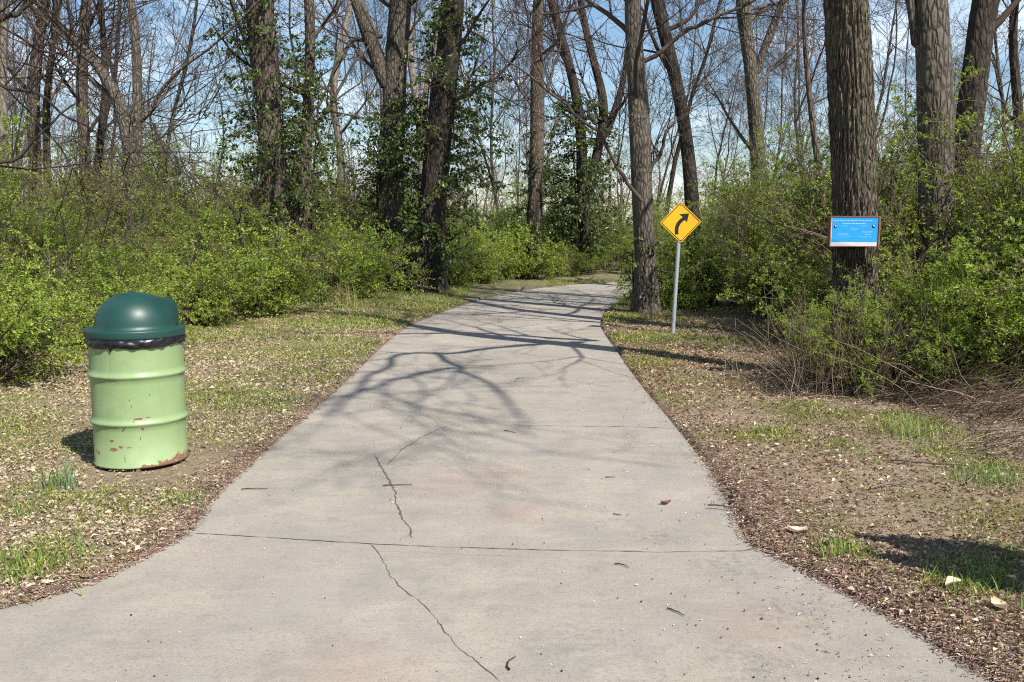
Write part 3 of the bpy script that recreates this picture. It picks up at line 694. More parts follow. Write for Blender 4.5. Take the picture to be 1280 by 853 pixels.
T['pale_fork'] = build_tree("pale_tree", "small pale forked trunk between the two heaviest vine trees", [[(528, 300, 10), (527, 190, 9), (523, 140, 9), (512, 70, 8), (508, 0, 7)], [(525, 150, 7), (535, 100, 6), (548, 30, 5)]], 27, 11, M['bark_pale'], M['twig_gray'], 115, sides=12, limbs=7, limb_from=3.4, limb_len=(1.5, 2.8), kids=(5, 4, 3))
T['lean_left'] = build_tree("leaning_tree", "grey tree leaning left in a long arch with two upright limbs", [[(169, 330, 20), (169, 215, 18), (160, 160, 17), (145, 112, 15), (112, 68, 13), (75, 32, 11), (40, -2, 10)], [(172, 190, 11), (171, 130, 11), (172, 60, 11), (168, 20, 10), (164, 0, 10)], [(178, 150, 7), (195, 118, 6), (225, 85, 5), (262, 62, 4)]], 17.5, 10, M['bark_gray'], M['twig'], 116, sides=16, limbs=9, limb_from=3.0, limb_len=(1.8, 3.6), kids=(5, 3, 3))
T['l1'] = build_tree("bare_tree", "pale straight trunk at the far left edge", [[(6, 300, 13), (5, 200, 12), (2, 100, 11), (6, 0, 10)]], 20, 13, M['bark_pale'], M['twig_gray'], 117, sides=14, limbs=8, limb_from=3.0, limb_len=(1.8, 3.6), kids=(5, 3, 3))
T['l2'] = build_tree("bare_tree", "brown trunk with bulging base, second from the left edge", [[(43, 310, 17), (44, 205, 15), (40, 120, 14), (47, 60, 13), (57, 0, 13)]], 21, 13, M['bark_brown'], M['twig'], 118, sides=14, limbs=8, limb_from=3.0, limb_len=(1.8, 3.6), kids=(5, 3, 3))
T['l3'] = build_tree("bare_tree", "reddish brown upright trunk left of the long arched leaning tree", [[(107, 310, 16), (107, 205, 14), (101, 120, 13), (104, 60, 14), (108, 0, 12)]], 23, 13, M['bark_brown'], M['twig'], 119, sides=14, limbs=8, limb_from=3.0, limb_len=(1.8, 3.6), kids=(5, 3, 3))
T['l4'] = build_tree("bare_tree", "thin dark crooked trunk between two brown trunks at left", [[(62, 320, 10), (59, 200, 9), (56, 130, 8), (66, 70, 8), (72, 0, 7)]], 18.5, 11, M['bark_dark'], M['twig_dark'], 120, sides=12, limbs=8, limb_from=2.6, limb_len=(1.5, 3.2), kids=(5, 3, 3))
T['l5'] = build_tree("bare_tree", "dark forked trunk right behind the reddish brown upright trunk", [[(120, 320, 11), (121, 200, 9), (132, 140, 9), (131, 70, 7), (126, 0, 7)], [(122, 170, 6), (140, 130, 5), (148, 60, 5)]], 19.5, 12, M['bark_dark'], M['twig_dark'], 121, sides=12, limbs=8, limb_from=2.8, limb_len=(1.5, 3.4), kids=(5, 3, 3))
T['l6'] = build_tree("sapling", "thin leaning bare sapling right of the arched grey tree", [[(212, 320, 7), (210, 240, 6), (205, 190, 5), (222, 120, 5), (240, 60, 4)]], 19, 8, M['bark_brown'], M['twig'], 122, sides=10, limbs=8, limb_from=2.2, limb_len=(1.2, 2.6), kids=(5, 4, 3))
T['l7'] = build_tree("bare_tree", "slim pale crooked tree between the slim vined trunk and the fork", [[(428, 320, 10), (426, 190, 9), (414, 120, 9), (425, 60, 8), (440, 0, 8)]], 30, 13, M['bark_pale'], M['twig_gray'], 123, sides=12, limbs=8, limb_from=3.6, limb_len=(2, 3.8), kids=(5, 3, 3))
T['arch'] = build_tree("sapling", "small dark arched stem in the thicket left of the shaggy trunk", [[(300, 345, 6), (303, 310, 6), (311, 285, 5), (303, 262, 5), (285, 248, 4), (262, 240, 3)]], 16, 3.4, M['bark_dark'], M['twig_dark'], 131, limbs=4, limb_from=1.2, limb_len=(.6, 1.2), kids=(4, 3), maxlvl=2, sides=8)
T['off2'] = build_tree("bare_tree", "bare tree just outside the left edge with limbs reaching in", [[(-95, 340, 40), (-95, 200, 38), (-90, 60, 34), (-92, 0, 32)]], 11.5, 10, M['bark_dark'], M['twig_dark'], 132, sides=18, limbs=0, limb_from=5.5, limb_len=(1.2, 2.0), kids=(3, 2), maxlvl=2,
    paths=[(pix([(-90, 60), (-40, 36), (0, 22), (20, 16), (45, -6), (60, -30)], 11.5), .042, .02), (pix([(-93, 130), (-40, 98), (0, 105), (45, 120), (95, 148), (135, 178)], 11.2), .035, .006), (pix([(-93, 190), (-30, 205), (15, 200), (48, 170), (90, 132), (98, 120)], 11.0), .03, .006)])
# a tree out of frame on the right whose crown throws the far shadows across the path
T['off1'] = build_tree("bare_tree", "bare tree outside the frame right of the big oak", [[(1420, 330, 40), (1420, 200, 38), (1410, 0, 36)]], 13.5, 13, M['bark_gray'], M['twig'], 124, sides=18, limbs=8, limb_from=3.6, limb_len=(2.4, 4), kids=(6, 4))

# ---- bare trees farther back: three kinds, copied
def far_kind(seed, H, bark, twm, lean, fork):
    r = np.random.default_rng(seed)
    root = empty("far_tree", (0, 0, -50)); out = []
    def stem(p, d, rad, top, n=11):
        P = [p]; R = [rad]
        for i in range(n):
            d = nrm(d + r.normal(0, 0.07, 3) + np.array([0, 0, 0.05])); P.append(P[-1] + d * (top / n)); R.append(rad + (0.02 - rad) * ((i + 1) / n) ** 0.9)
        return np.array(P), np.array(R)
    mb = MB()
    P, R = stem(np.array([0., 0, 0]), nrm(np.array([lean, 0.0, 1.0])), r.uniform(0.045, 0.10), H); mb.tube(P, R, 9)
    st = [(P, R)]
    for _ in range(fork):
        i = r.integers(2, 5); d = nrm(nrm(P[i + 1] - P[i]) + nrm(r.normal(0, 1, 3)) * 0.55)
        P2, R2 = stem(P[i].copy(), d, R[i] * 0.7, H - P[i][2]); mb.tube(P2, R2, 7); st.append((P2, R2))
    mb.build("trunk", bark, root)
    for P, R in st:
        for k in range(15):
            i = r.integers(2, len(P) - 1); az = r.uniform(0, 2 * np.pi); el = math.radians(r.uniform(20, 60))
            grow(out, r, P[i].copy(), np.array([math.cos(az) * math.cos(el), math.sin(az) * math.cos(el), math.sin(el)]), min(0.025, R[i] * 0.45), r.uniform(1.6, 3.6), 0, 3, (5, 4, 3), 0.12, 0.28, 0.4, (28, 60), 0.0055)
    mb = MB()
    for P, R, lv in out: mb.tube(P, R, 3 if R[0] < 0.02 else 4, C=np.ones(3) * (0.85 + 0.3 * r.random()))
    mb.build("crown", twm, root, tint=True)
    return root
FK = [far_kind(201, 13, M['bark_gray'], M['twig'], 0.05, 1), far_kind(202, 12, M['bark_brown'], M['twig'], -0.08, 0), far_kind(203, 14, M['bark_gray'], M['twig'], 0.02, 2), far_kind(204, 11, M['bark_brown'], M['twig_dark'], 0.12, 1), far_kind(205, 12, M['bark_dark'], M['twig_dark'], -0.03, 0)]
FL = ["bare grey once forked tree standing far back in the woods", "bare unforked brown tree standing far back in the woods", "tall bare tree with several stems far back in the woods", "leaning bare brown tree far back in the woods", "bare dark unforked tree far back in the woods"]
r = np.random.default_rng(31); used = [False] * 5; spots = []
tries = 0
while len(spots) < 50 and tries < 6000:
    tries += 1
    yy = 29 + 48 * r.random() ** 0.8; xx = r.uniform(-0.62, 0.62) * yy
    if yy < 33 and -3 < xx < 22: continue
    if abs(xx) < 4 and yy < 36: continue
    if any((xx - a) ** 2 + (yy - b) ** 2 < (1.1 if yy < 40 else 1.8) ** 2 for a, b in spots): continue
    spots.append((xx, yy))
for n_, (xx, yy) in enumerate(spots):
    k = int(r.choice(5, p=[.25, .22, .22, .16, .15])); s = r.uniform(0.8, 1.2)
    loc = (xx, yy, gz(xx, yy) - 0.05)
    if not used[k]:
        used[k] = True; o = FK[k]; o.location = loc; o.rotation_euler = (0, 0, r.uniform(0, 6.3)); o.scale = (s, s, s)
        tag(o, FL[k], "tree", "bare trees far back in the woods")
    else: copy_tree(FK[k], loc, r.uniform(0, 6.3), (s, s, s * r.uniform(0.9, 1.2)), FL[k], "bare trees far back in the woods")

# ---- the wood beyond as one mass
r = np.random.default_rng(33); mb = MB()
for i in range(190):
    yy = r.uniform(80, 150); xx = r.uniform(-0.68, 0.68) * yy; H = r.uniform(6, 12); b = np.array([xx, yy, -0.3])
    P = np.cumsum(np.concatenate([[b], np.column_stack([r.normal(0, 0.25, (6, 2)), np.full(6, H / 6)])]), 0)
    mb.tube(P, np.linspace(r.uniform(0.12, 0.26), 0.03, 7), 4, C=np.array([1.0, .93, .9]) * r.uniform(0.7, 1.4))
    for k in range(34):
        j = r.integers(1, 6); p = P[j] + (P[j + 1] - P[j]) * r.random(); az = r.uniform(0, 6.3); L = r.uniform(1.2, 3.4)
        d = np.array([math.cos(az), math.sin(az), r.uniform(0.2, 1.6)]); d = d / np.linalg.norm(d)
        q = np.array([p, p + d * L * 0.5 + r.normal(0, .15, 3), p + d * L + np.array([0, 0, .3])]); mb.tube(q, [0.03, 0.022, 0.012], 3, C=np.array([1.0, .93, .92]) * r.uniform(0.8, 1.5))
        for _ in range(3):
            e = nrm(d + r.normal(0, .6, 3)); s0 = q[1] + (q[2] - q[1]) * r.random(); mb.tube([s0, s0 + e * L * .25, s0 + e * L * .5 + np.array([0, 0, .15])], [0.016, 0.013, 0.009], 3, C=np.array([1.0, .93, .92]) * r.uniform(0.8, 1.5))
tag(mb.build("distant_woods", M['twig_gray'], tint=True), "hazy mass of bare trunks and twigs beyond the trees", "woods", kind="stuff")

# ------------------------------------------------------------------ shrubs
def shrub_kind(seed, h, spread, nstem, dens, leafL, low=False, hole=0.0, hue=(1, 1, 1)):
    hue = np.array(hue); r = np.random.default_rng(seed); root = empty("shrub", (0, 0, -50))
    ms, ml = MB(), MB(); LP, LD = [], []
    for s in range(nstem):
        az = r.uniform(0, 2 * np.pi); el = math.radians(r.uniform(54, 88) if not low else r.uniform(30, 82)); L = h * r.uniform(0.75, 1.25)
        p = np.array([math.cos(az), math.sin(az), 0]) * r.uniform(0, spread * 0.25); p[2] = -0.04
        d = np.array([math.cos(az) * math.cos(el), math.sin(az) * math.cos(el), math.sin(el)]); n = 9
        P = [p]
        for i in range(n):
            d = nrm(d + r.normal(0, 0.17, 3) + np.array([math.cos(az), math.sin(az), 0]) * 0.012 * spread + np.array([0, 0, -0.035 * i / n * 2])); P.append(P[-1] + d * L / n)
        P = np.array(P); R = np.linspace(r.uniform(0.008, 0.016), 0.0025, n + 1)
        P[:, 2] = np.maximum(P[:, 2], -0.04)
        tc = r.uniform(0.5, 1.5); ms.tube(P, R, 4, C=np.ones(3) * tc)
        bare = r.random() < hole
        for k in range(int(13 + 6 * h)):
            t = r.uniform(0.12, 1) * n; i = min(int(t), n - 1); q = P[i] + (P[i + 1] - P[i]) * (t - i)
            dd = nrm(nrm(P[i + 1] - P[i]) * 0.5 + nrm(r.normal(0, 1, 3)) * 0.9 + np.array([0, 0, 0.15])); Lt = r.uniform(0.2, 0.62)
            Q = [q]
            for _ in range(4): dd = nrm(dd + r.normal(0, 0.2, 3) + np.array([0, 0, -0.03])); Q.append(Q[-1] + dd * Lt / 4)
            Q = np.array(Q); ms.tube(Q, np.linspace(0.0035, 0.0014, 5), 3, C=np.ones(3) * tc * r.uniform(0.8, 1.3))
            subs = [Q]
            for _ in range(3):
                j = r.integers(1, 4); e = nrm(nrm(Q[j + 1] - Q[j]) + r.normal(0, 0.6, 3)); l2 = r.uniform(0.08, 0.26)
                S = np.array([Q[j], Q[j] + e * l2 * 0.5, Q[j] + e * l2 + np.array([0, 0, -0.01])]); ms.tube(S, [0.002, 0.0016, 0.001], 3, C=np.ones(3) * tc); subs.append(S)
            if bare: continue
            for S in subs:
                Ls = np.linalg.norm(np.diff(S, axis=0), axis=1).sum(); m = max(1, int(Ls / 0.032 * dens))
                tt = r.random(m) ** 0.75 * (len(S) - 1.001); ix = tt.astype(int); LP.append(S[ix] + (S[ix + 1] - S[ix]) * (tt - ix)[:, None]); LD.append(nrm(S[ix + 1] - S[ix]))
    LP = np.concatenate(LP); LD = np.concatenate(LD)
    cl_ = .5 * smoothnoise(LP[:, 0] + .8 * LP[:, 2], LP[:, 1] + .6 * LP[:, 2], .24, seed) + .5 * smoothnoise(LP[:, 0] * .7 - LP[:, 2], LP[:, 1] - .5 * LP[:, 2], .38, seed + 3)
    k = (LP[:, 2] > (0.03 if low else 0.22)) & (r.random(len(LP)) < np.clip((cl_ - .38) * 6.0, .06, 1)); LP, LD = LP[k], LD[k]
    for sgn in (1, -1):
        n = len(LP); side = nrm(np.cross(LD, r.normal(0, 1, (n, 3)))); D = nrm(LD * 0.45 + side * sgn + np.array([0, 0, 0.05]))
        L = leafL * r.uniform(0.5, 1.2, n); c = r.uniform(0.6, 1.35, n)[:, None] * np.stack([r.uniform(0.8, 1.25, n), np.ones(n), r.uniform(0.7, 1.2, n)], 1) * hue
        ml.leaves(LP, D, rand_up(r, n, 0.6), L, L * 0.52, c, 0.3)
    ms.build("stems", M['shrub_stem'], root, tint=True); ml.build("foliage", M['shrub_leaf'], root, tint=True, smooth=False)
    return root
SK = {'tall': [shrub_kind(301, 2.3, 1.0, 28, 1.35, 0.042, hole=0.15), shrub_kind(302, 2.5, 1.2, 30, 1.05, 0.041, hole=0.25, hue=(.85, .86, .9)), shrub_kind(303, 2.2, 1.3, 28, 1.4, 0.042, hole=0.08)],
      'low': [shrub_kind(304, 1.05, 1.3, 34, 1.6, 0.037, True, hue=(1.22, 1.16, 1.25)), shrub_kind(305, 1.2, 1.2, 34, 1.35, 0.038, True, 0.08, hue=(1.08, 1.08, 1.0))],
      'brown': [shrub_kind(306, 2.3, 1.2, 28, 0.5, 0.040, hole=0.45, hue=(.82, .78, .8))]}
SU = {}
rs = np.random.default_rng(35)
def shrub(kind, i, x, y, s, label, group):
    src = SK[kind][i % len(SK[kind])]; sc = (s * rs.uniform(0.95, 1.15), s * rs.uniform(0.95, 1.15), s)
    loc = (x, y, gz(x, y)); rz = rs.uniform(0, 6.28)
    if (kind, i % len(SK[kind])) not in SU:
        SU[(kind, i % len(SK[kind]))] = 1; src.location = loc; src.rotation_euler = (0, 0, rz); src.scale = sc
        tag(src, label, "shrub", group); return src
    return copy_tree(src, loc, rz, sc, label, group)
GF, GL, GRR, GB = "bright low shrubs along the left verge", "tall leafy shrubs of the left thicket", "leafy shrubs of the right thicket", "shrubs beyond the bend"
fl = [(-4.75, 8.25, .85, "bright green low shrub at the left edge nearest the bin"), (-5.4, 9.9, 1.05, "bright yellow green shrub behind the bin to its left"), (-5.0, 11.2, .95, "light green low shrub directly behind the green bin"),
      (-5.0, 12.7, 1.1, "leafy low shrub just right of the bin dome"), (-5.0, 14.2, 1.2, "round green shrub right of the bin above tan leaves"), (-4.5, 15.8, 1.1, "green shrub before the shaggy vine clad trunk"),
      (-4.0, 17.2, 1.0, "low shrub at the foot of the slim vined trunk"), (-3.5, 18.8, 1.1, "low shrub at the foot of the forked heavy tree"), (-3.0, 20.6, .9, "low shrub left of the dark vine clad trunk foot"), (-1.7, 23.4, 1.1, "bright shrub right of the dark vine clad trunk"),
      (-0.9, 25.2, 1.3, "rounded bright green shrub left of the straight slender tree"), (-2.0, 25.0, 1.4, "big bright shrub between dark vined trunk and the bend"), (0.2, 27.0, 1.2, "shrub at the foot of the straight slender tree"), (1.6, 28.4, .9, "low shrub at the bend left of the crooked forked tree")]
for i, (x, y, s, lb) in enumerate(fl): shrub('low' if i not in (3, 6, 8) else 'tall', i, x + rs.uniform(-.35, .1), y, (s if i not in (3, 6, 8) else .55) * rs.uniform(.78, 1.28), lb, GF)
i = 0
for row, (dx, kinds, s0) in enumerate(((1.4, ('tall', 'brown', 'tall'), .82), (2.8, ('brown', 'tall', 'brown'), 1.15), (4.5, ('tall', 'brown', 'tall'), 1.3), (6.6, ('brown', 'tall', 'brown'), 1.4))):
    for yy, xe in ((8.2, -5.0), (9.6, -5.4), (11.0, -5.3), (12.5, -5.1), (14.0, -5.0), (15.6, -4.7), (17.2, -4.3), (19.0, -3.7), (21.0, -3.0), (23.2, -2.6), (25.5, -2.0), (28.0, -1.2)):
        x = xe - dx * 0.9 + rs.uniform(-.4, .4); y = yy + dx * 0.35 + rs.uniform(-.5, .5)
        if x < -0.66 * y - 1.0: continue
        k = kinds[i % 3]
        lb = {'tall': "tall leafy shrub within the thicket left of the path", 'brown': "half bare twiggy brown shrub within the left thicket"}[k]
        shrub(k, i, x, y, s0 * rs.uniform(0.72, 1.15), lb, GL); i += 1
fr = [('low', 3.75, 9.7, .6, "straggly low shrub hiding the foot of the oak on its left"), ('low', 4.25, 8.6, .85, "low green shrub in front of the foot of the oak"), ('tall', 4.75, 8.75, .84, "bright leafy shrub right of the notice"), ('tall', 5.7, 8.2, 1.0, "tall leafy shrub at the right edge of the picture"),
      ('low', 5.0, 8.0, .9, "low green shrub at the lower right edge above dry brush"), ('tall', 4.7, 11.0, .9, "dense green shrub left of the oak and right of the sign"), ('low', 4.6, 12.4, 1.0, "low shrub behind the shaded verge right of the sign"), ('tall', 4.1, 14.9, .8, "green shrub behind the signpost to its right"),
      ('low', 3.0, 16.9, .8, "low shrub at the foot of the slim tree by the path"), ('tall', 3.7, 17.4, .75, "shrub between the slim path tree and the leaning tree"), ('low', 3.2, 19.0, .8, "low shrub behind the slim path tree"), ('tall', 3.2, 8.6, .44, "small airy leafy shrub right around the oak foot"), ('tall', 3.8, 8.3, .5, "airy leafy shrub in front of the oak to its right"), ('low', 3.45, 8.45, .55, "low leafy shoots directly in front of the oak foot")]
for i, (k, x, y, s, lb) in enumerate(fr): shrub(k, i, x, y, s, lb, GRR)
i = 0
for (x, y, s) in ((5.2, 9.6, 1.05), (6.6, 9.4, 1.15), (4.3, 10.4, 1.0), (5.7, 11.0, 1.15), (7.2, 11.2, 1.2), (4.75, 12.3, 1.0), (5.0, 12.8, 1.1), (6.5, 13.2, 1.2), (8.2, 13.2, 1.2), (4.1, 14.6, 1.05), (5.4, 15.2, 1.15), (7.0, 15.6, 1.15), (4.2, 16.8, .9), (5.6, 17.6, 1.1), (7.4, 18.0, 1.15), (4.6, 19.6, .85), (6.2, 20.2, 1.05), (9, 16, 1.2), (9.6, 19, 1.2), (8, 21, 1.1), (10.5, 21.5, 1.2), (6.8, 22.0, .8)):
    k = ('tall', 'tall', 'brown')[i % 3]; i += 1
    shrub(k, i, x + .5, y, s * rs.uniform(.95, 1.15), {'tall': "tall leafy shrub deep in the thicket behind the oak", 'brown': "half bare twiggy shrub deep in the thicket behind the oak"}[k], GRR)
for i, (x, y, s) in enumerate(((-3.6, 27.5, 1.1), (-1.8, 28.6, 1.1), (-.2, 30.2, 1.0), (1.4, 31, 1.0), (3.2, 31.2, 1.0), (5.2, 31.5, 1.0), (7.4, 32, 1.1), (9.6, 32.5, 1.1), (12, 33.5, 1.1), (0.6, 33, 1.2), (2.8, 33.8, 1.1), (5, 34.5, 1.2), (8, 35, 1.2), (-2.4, 32, 1.2), (-4.8, 31, 1.2), (-7, 32, 1.1), (-10, 33, 1.2), (-13, 34, 1.2), (3.6, 29.3, .55), (5.2, 29.6, .6), (2.4, 29.2, .5))):
    shrub('tall', i, x, y, s, "green shrub beyond the bend at the end of the path", GB)

# ------------------------------------------------------------------ climbing vines
def vine(root_pos, label, pts, radius, zlo, zhi, n_spray, spray_len, seed, leafL=0.07, dens=1.0):
    """leafy sprays hanging off a trunk; pts: trunk axis in world coordinates"""
    r = np.random.default_rng(seed); P = np.array(pts); root = empty("climbing_vine", tuple(root_pos)); b = np.array(root_pos)
    tag(root, label, "vine", "climbing vines on the trunks")
    ms, ml = MB(), MB(); LP, LD = [], []
    for k in range(4):
        z = np.linspace(0.0, zhi * r.uniform(.7, 1), 30); a = r.uniform(0, 6.3) + np.cumsum(r.normal(0, .12, 30))
        ax = np.stack([np.interp(z, P[:, 2], P[:, 0]), np.interp(z, P[:, 2], P[:, 1])], 1)
        ms.tube(np.column_stack([ax[:, 0] + np.cos(a) * radius * 1.04, ax[:, 1] + np.sin(a) * radius * 1.04, z]) - b, np.linspace(.025, .008, 30), 5, C=np.ones(3) * .8)
    for k in range(n_spray):
        z = zlo + (zhi - zlo) * r.random(); a = r.uniform(0, 2 * np.pi); p = np.array([np.interp(z, P[:, 2], P[:, 0]) + math.cos(a) * radius, np.interp(z, P[:, 2], P[:, 1]) + math.sin(a) * radius, z])
        mid = 1 - abs((z - zlo) / (zhi - zlo) - 0.45) * 1.1
        L = spray_len * r.uniform(.25, 1.15) * max(.35, mid); d = nrm(np.array([math.cos(a), math.sin(a), r.uniform(-.1, .7)])); Q = [p]
        for i in range(6): d = nrm(d + r.normal(0, .22, 3) + np.array([0, 0, -.10])); Q.append(Q[-1] + d * L / 6)
        Q = np.array(Q); ms.tube(Q - b, np.linspace(.010, .004, 7), 3, C=np.ones(3) * .9)
        m = int((6 + L * 26) * dens); tt = r.random(m) * 5.99; ix = tt.astype(int); q = Q[ix] + (Q[ix + 1] - Q[ix]) * (tt - ix)[:, None] + r.normal(0, .035, (m, 3)); LP.append(q); LD.append(nrm(Q[ix + 1] - Q[ix]))
    LP = np.concatenate(LP); LD = np.concatenate(LD); n = len(LP)
    D = nrm(LD * .4 + r.normal(0, .7, (n, 3)) + np.array([0, 0, -.55])); L = leafL * r.uniform(.6, 1.3, n)
    c = r.uniform(.55, 1.5, n)[:, None] * np.stack([r.uniform(.85, 1.3, n), np.ones(n), r.uniform(.7, 1.2, n)], 1)
    ml.leaves(LP - b, D, nrm(r.normal(0, 1, (n, 3)) + np.array([0.2, -.5, .4])), L, L * .62, c, .3)
    ms.build("stems", M['twig_dark'], root, tint=True); ml.build("foliage", M['vine_leaf'], root, tint=True, smooth=False)
def axis_pts(pp, Y): return [tuple(at(a, b, Y)) for a, b in sorted(pp, key=lambda q: -q[1])]
def vbase(px, Y): x = at(px, 340, Y).x; return (x, Y, gz(x, Y))
vine(vbase(535, 21.4), "dense dark green vine on the dark trunk at the left verge", axis_pts([(535, 362), (538, 280), (545, 200), (556, 100), (566, 0)], 21.4), .33, .5, 6.4, 250, 1.7, 401, .10)
vine(vbase(346, 19), "green vine over the shaggy trunk left of the slim one", axis_pts([(346, 345), (345, 280), (340, 200), (334, 120), (328, 50), (323, 0)], 19), .27, 1.7, 6.4, 170, 1.4, 402, .09)
vine(vbase(378, 20.3), "green vine on the slimmer trunk beside the shaggy one", axis_pts([(378, 350), (377, 270), (383, 170), (388, 90), (387, 0)], 20.3), .2, 1.4, 5.4, 130, 1.3, 403, .09)
vine(vbase(488, 22.8), "vine on the lower trunk of the heavy forked tree", axis_pts([(488, 345), (488, 280), (489, 190), (492, 120)], 22.8), .33, .8, 4.6, 150, 1.3, 404, .09)
vine(vbase(732, 29), "dark vine skirt around the forked tree at the bend", axis_pts([(732, 338), (730, 260), (726, 150), (714, 90)], 29), .26, .8, 5.4, 240, 2.0, 405, .11)
vine(vbase(808, 16.1), "sparse vine leaves near the foot of the slim path tree", axis_pts([(808, 392), (806, 300), (802, 210)], 16.1), .21, .3, 1.5, 26, .35, 406, .07)
vine(vbase(668, 27), "thin vine on the straight slender tree by the bend", axis_pts([(668, 338), (669, 250), (672, 150)], 27), .22, .6, 4.6, 60, .5, 407, .09)

# ------------------------------------------------------------------ the litter bin
def bin_paint():
    t = NT("bin_paint"); c = t.coord("Object")
    n = t.noise(c, 3.0, 5, 0.6); col = t.mix(t.ramp(n, .3, .7), (0.215, 0.305, 0.135), (0.258, 0.35, 0.165))
    st = t.coord("Object", (22, 22, 1.3)); s = t.noise(st, 1.0, 5, .6)
    sep = t("ShaderNodeSeparateXYZ", {0: c}); z = sep.outputs[2]
    col = t.mix(t.math('MULTIPLY', t.ramp(s, .45, .7, 0, .65), t.ramp(z, .42, .05)), col, (0.27, 0.30, 0.135))
    col = t.mix(t.ramp(t.noise(c, 5, 5, .65), .52, .72, 0, .5), col, (0.31, 0.40, 0.215))
    col = t.mix(t.ramp(t.noise(t.coord('Object', (30, 30, 2.2)), 1, 5, .7), .58, .72, 0, .35), col, (0.16, 0.23, 0.105))
    nn = t.noise(c, 24, 6, .7); n6 = t.noise(c, 60, 4, .7)
    # chips: a band of rust by the floor on the path side plus separate scuffs on the front
    rust = t.math('GREATER_THAN', t.math('ADD', t.ramp(z, .13, .0, 0, .36), t.math('ADD', t.math('MULTIPLY', nn, .62), t.math('MULTIPLY', sep.outputs[0], .62))), .74)
    m = rust
    import itertools
    for (a, zz, sa, sz, rot) in ((-101, .125, 7.0, .016, 0), (-93, .14, 3.5, .012, 0), (-83, .135, 5, .012, 0), (-104, .175, 4, .010, 0), (-88, .245, 1.6, .05, .6), (-75, .285, 1.2, .02, 0), (-60, .275, 3.5, .012, .4), (-65, .25, 2.5, .012, 0), (-68, .19, 1.2, .02, 0), (-79, .43, .7, .010, 0), (-77, .39, .7, .01, 0), (-55, .46, .7, .014, 0), (-128, .09, 4, .012, 0), (-136, .1, 3, .010, 0), (-88, .06, 1, .03, 0), (-70, .312, 6, .007, 0), (-58, .318, 5, .006, 0)):
        ax, ay = .279 * math.cos(math.radians(a)), .279 * math.sin(math.radians(a))
        v = t("ShaderNodeVectorMath", {0: c, 1: (ax, ay, zz)}, operation='SUBTRACT').outputs[0]
        if rot: v = t("ShaderNodeVectorRotate", {"Vector": v, "Axis": (0, 1, 0), "Angle": -rot}, rotation_type='AXIS_ANGLE').outputs[0]
        sx = .29 * math.radians(sa)
        v = t("ShaderNodeVectorMath", {0: v, 1: (1 / sx, 1 / sx, 1 / sz)}, operation='MULTIPLY').outputs[0]
        ln = t("ShaderNodeVectorMath", {0: v}, operation='LENGTH').outputs["Value"]
        m = t.math('MAXIMUM', m, t.math('LESS_THAN', t.math('ADD', ln, t.math('MULTIPLY', nn, 2.6)), 2.05))
    rc = t.mix(n6, (0.10, 0.045, 0.028), (0.26, 0.135, 0.085))
    b = t.bsdf(t.mix(m, col, rc), t.mix(m, (.42,) * 3, (.95,) * 3), .4, bump=t.math('SUBTRACT', t.math('MULTIPLY', t.noise(c, 5, 3), 1.0), t.math('MULTIPLY', m, .25)), bstr=.35, bdist=.008)
    return t.m
M['bin_paint'] = bin_paint()
def lid_mat():
    t = NT("bin_lid_plastic"); c = t.coord("Object")
    n = t.noise(c, 4, 5, .6); f = t.noise(c, 220, 2)
    t.bsdf(t.mix(t.ramp(n, .3, .7), (0.008, 0.042, 0.033), (0.013, 0.058, 0.045)), t.mix(n, (.36,) * 3, (.5,) * 3), .5, bump=f, bstr=.12, bdist=.002)
    return t.m
M['lid'] = lid_mat()
M['bag'] = plain("bag_plastic", (0.008, 0.008, 0.010), 0.3, 0.6)
bp = on_ground(177.5, 577)
bin_root = empty("litter_bin", (bp.x, bp.y, gz(bp.x, bp.y) + 0.004)); tag(bin_root, "light green steel drum bin with dark green domed lid and rust scuffs", "litter bin")
RB = .279
prof = [(0.02, 0.012), (RB - .012, 0.012), (RB - .010, 0.0), (RB + .004, 0.0), (RB + .007, .006), (RB + .004, .014), (RB, .018)]
for hz in (.276, .570):
    prof += [(RB, hz - .05), (RB + .002, hz - .022), (RB + .009, hz - .012), (RB + .0155, hz - .003), (RB + .0155, hz + .003), (RB + .009, hz + .012), (RB + .002, hz + .022), (RB, hz + .04)]
prof += [(RB, .775), (RB + .006, .797), (RB + .010, .803), (RB + .006, .811), (RB - .01, .811), (RB - .014, .78), (RB - .014, .5), (0.02, .5)]
mb = MB(); mb.lathe(prof, 128); drum = mb.build("drum", M['bin_paint'], bin_root)
# gentle dents
co = np.empty(len(drum.data.vertices) * 3, dtype=np.float32); drum.data.vertices.foreach_get("co", co); co = co.reshape(-1, 3)
aa = np.arctan2(co[:, 1], co[:, 0]); k_ = 1 + (fbm(np.cos(aa) * 3 + 20, np.sin(aa) * 3 + co[:, 2] * 4, 1.0, 77, 2) - .5) * .03; co[:, 0] *= k_; co[:, 1] *= k_
drum.data.vertices.foreach_set("co", co.ravel()); drum.data.update()
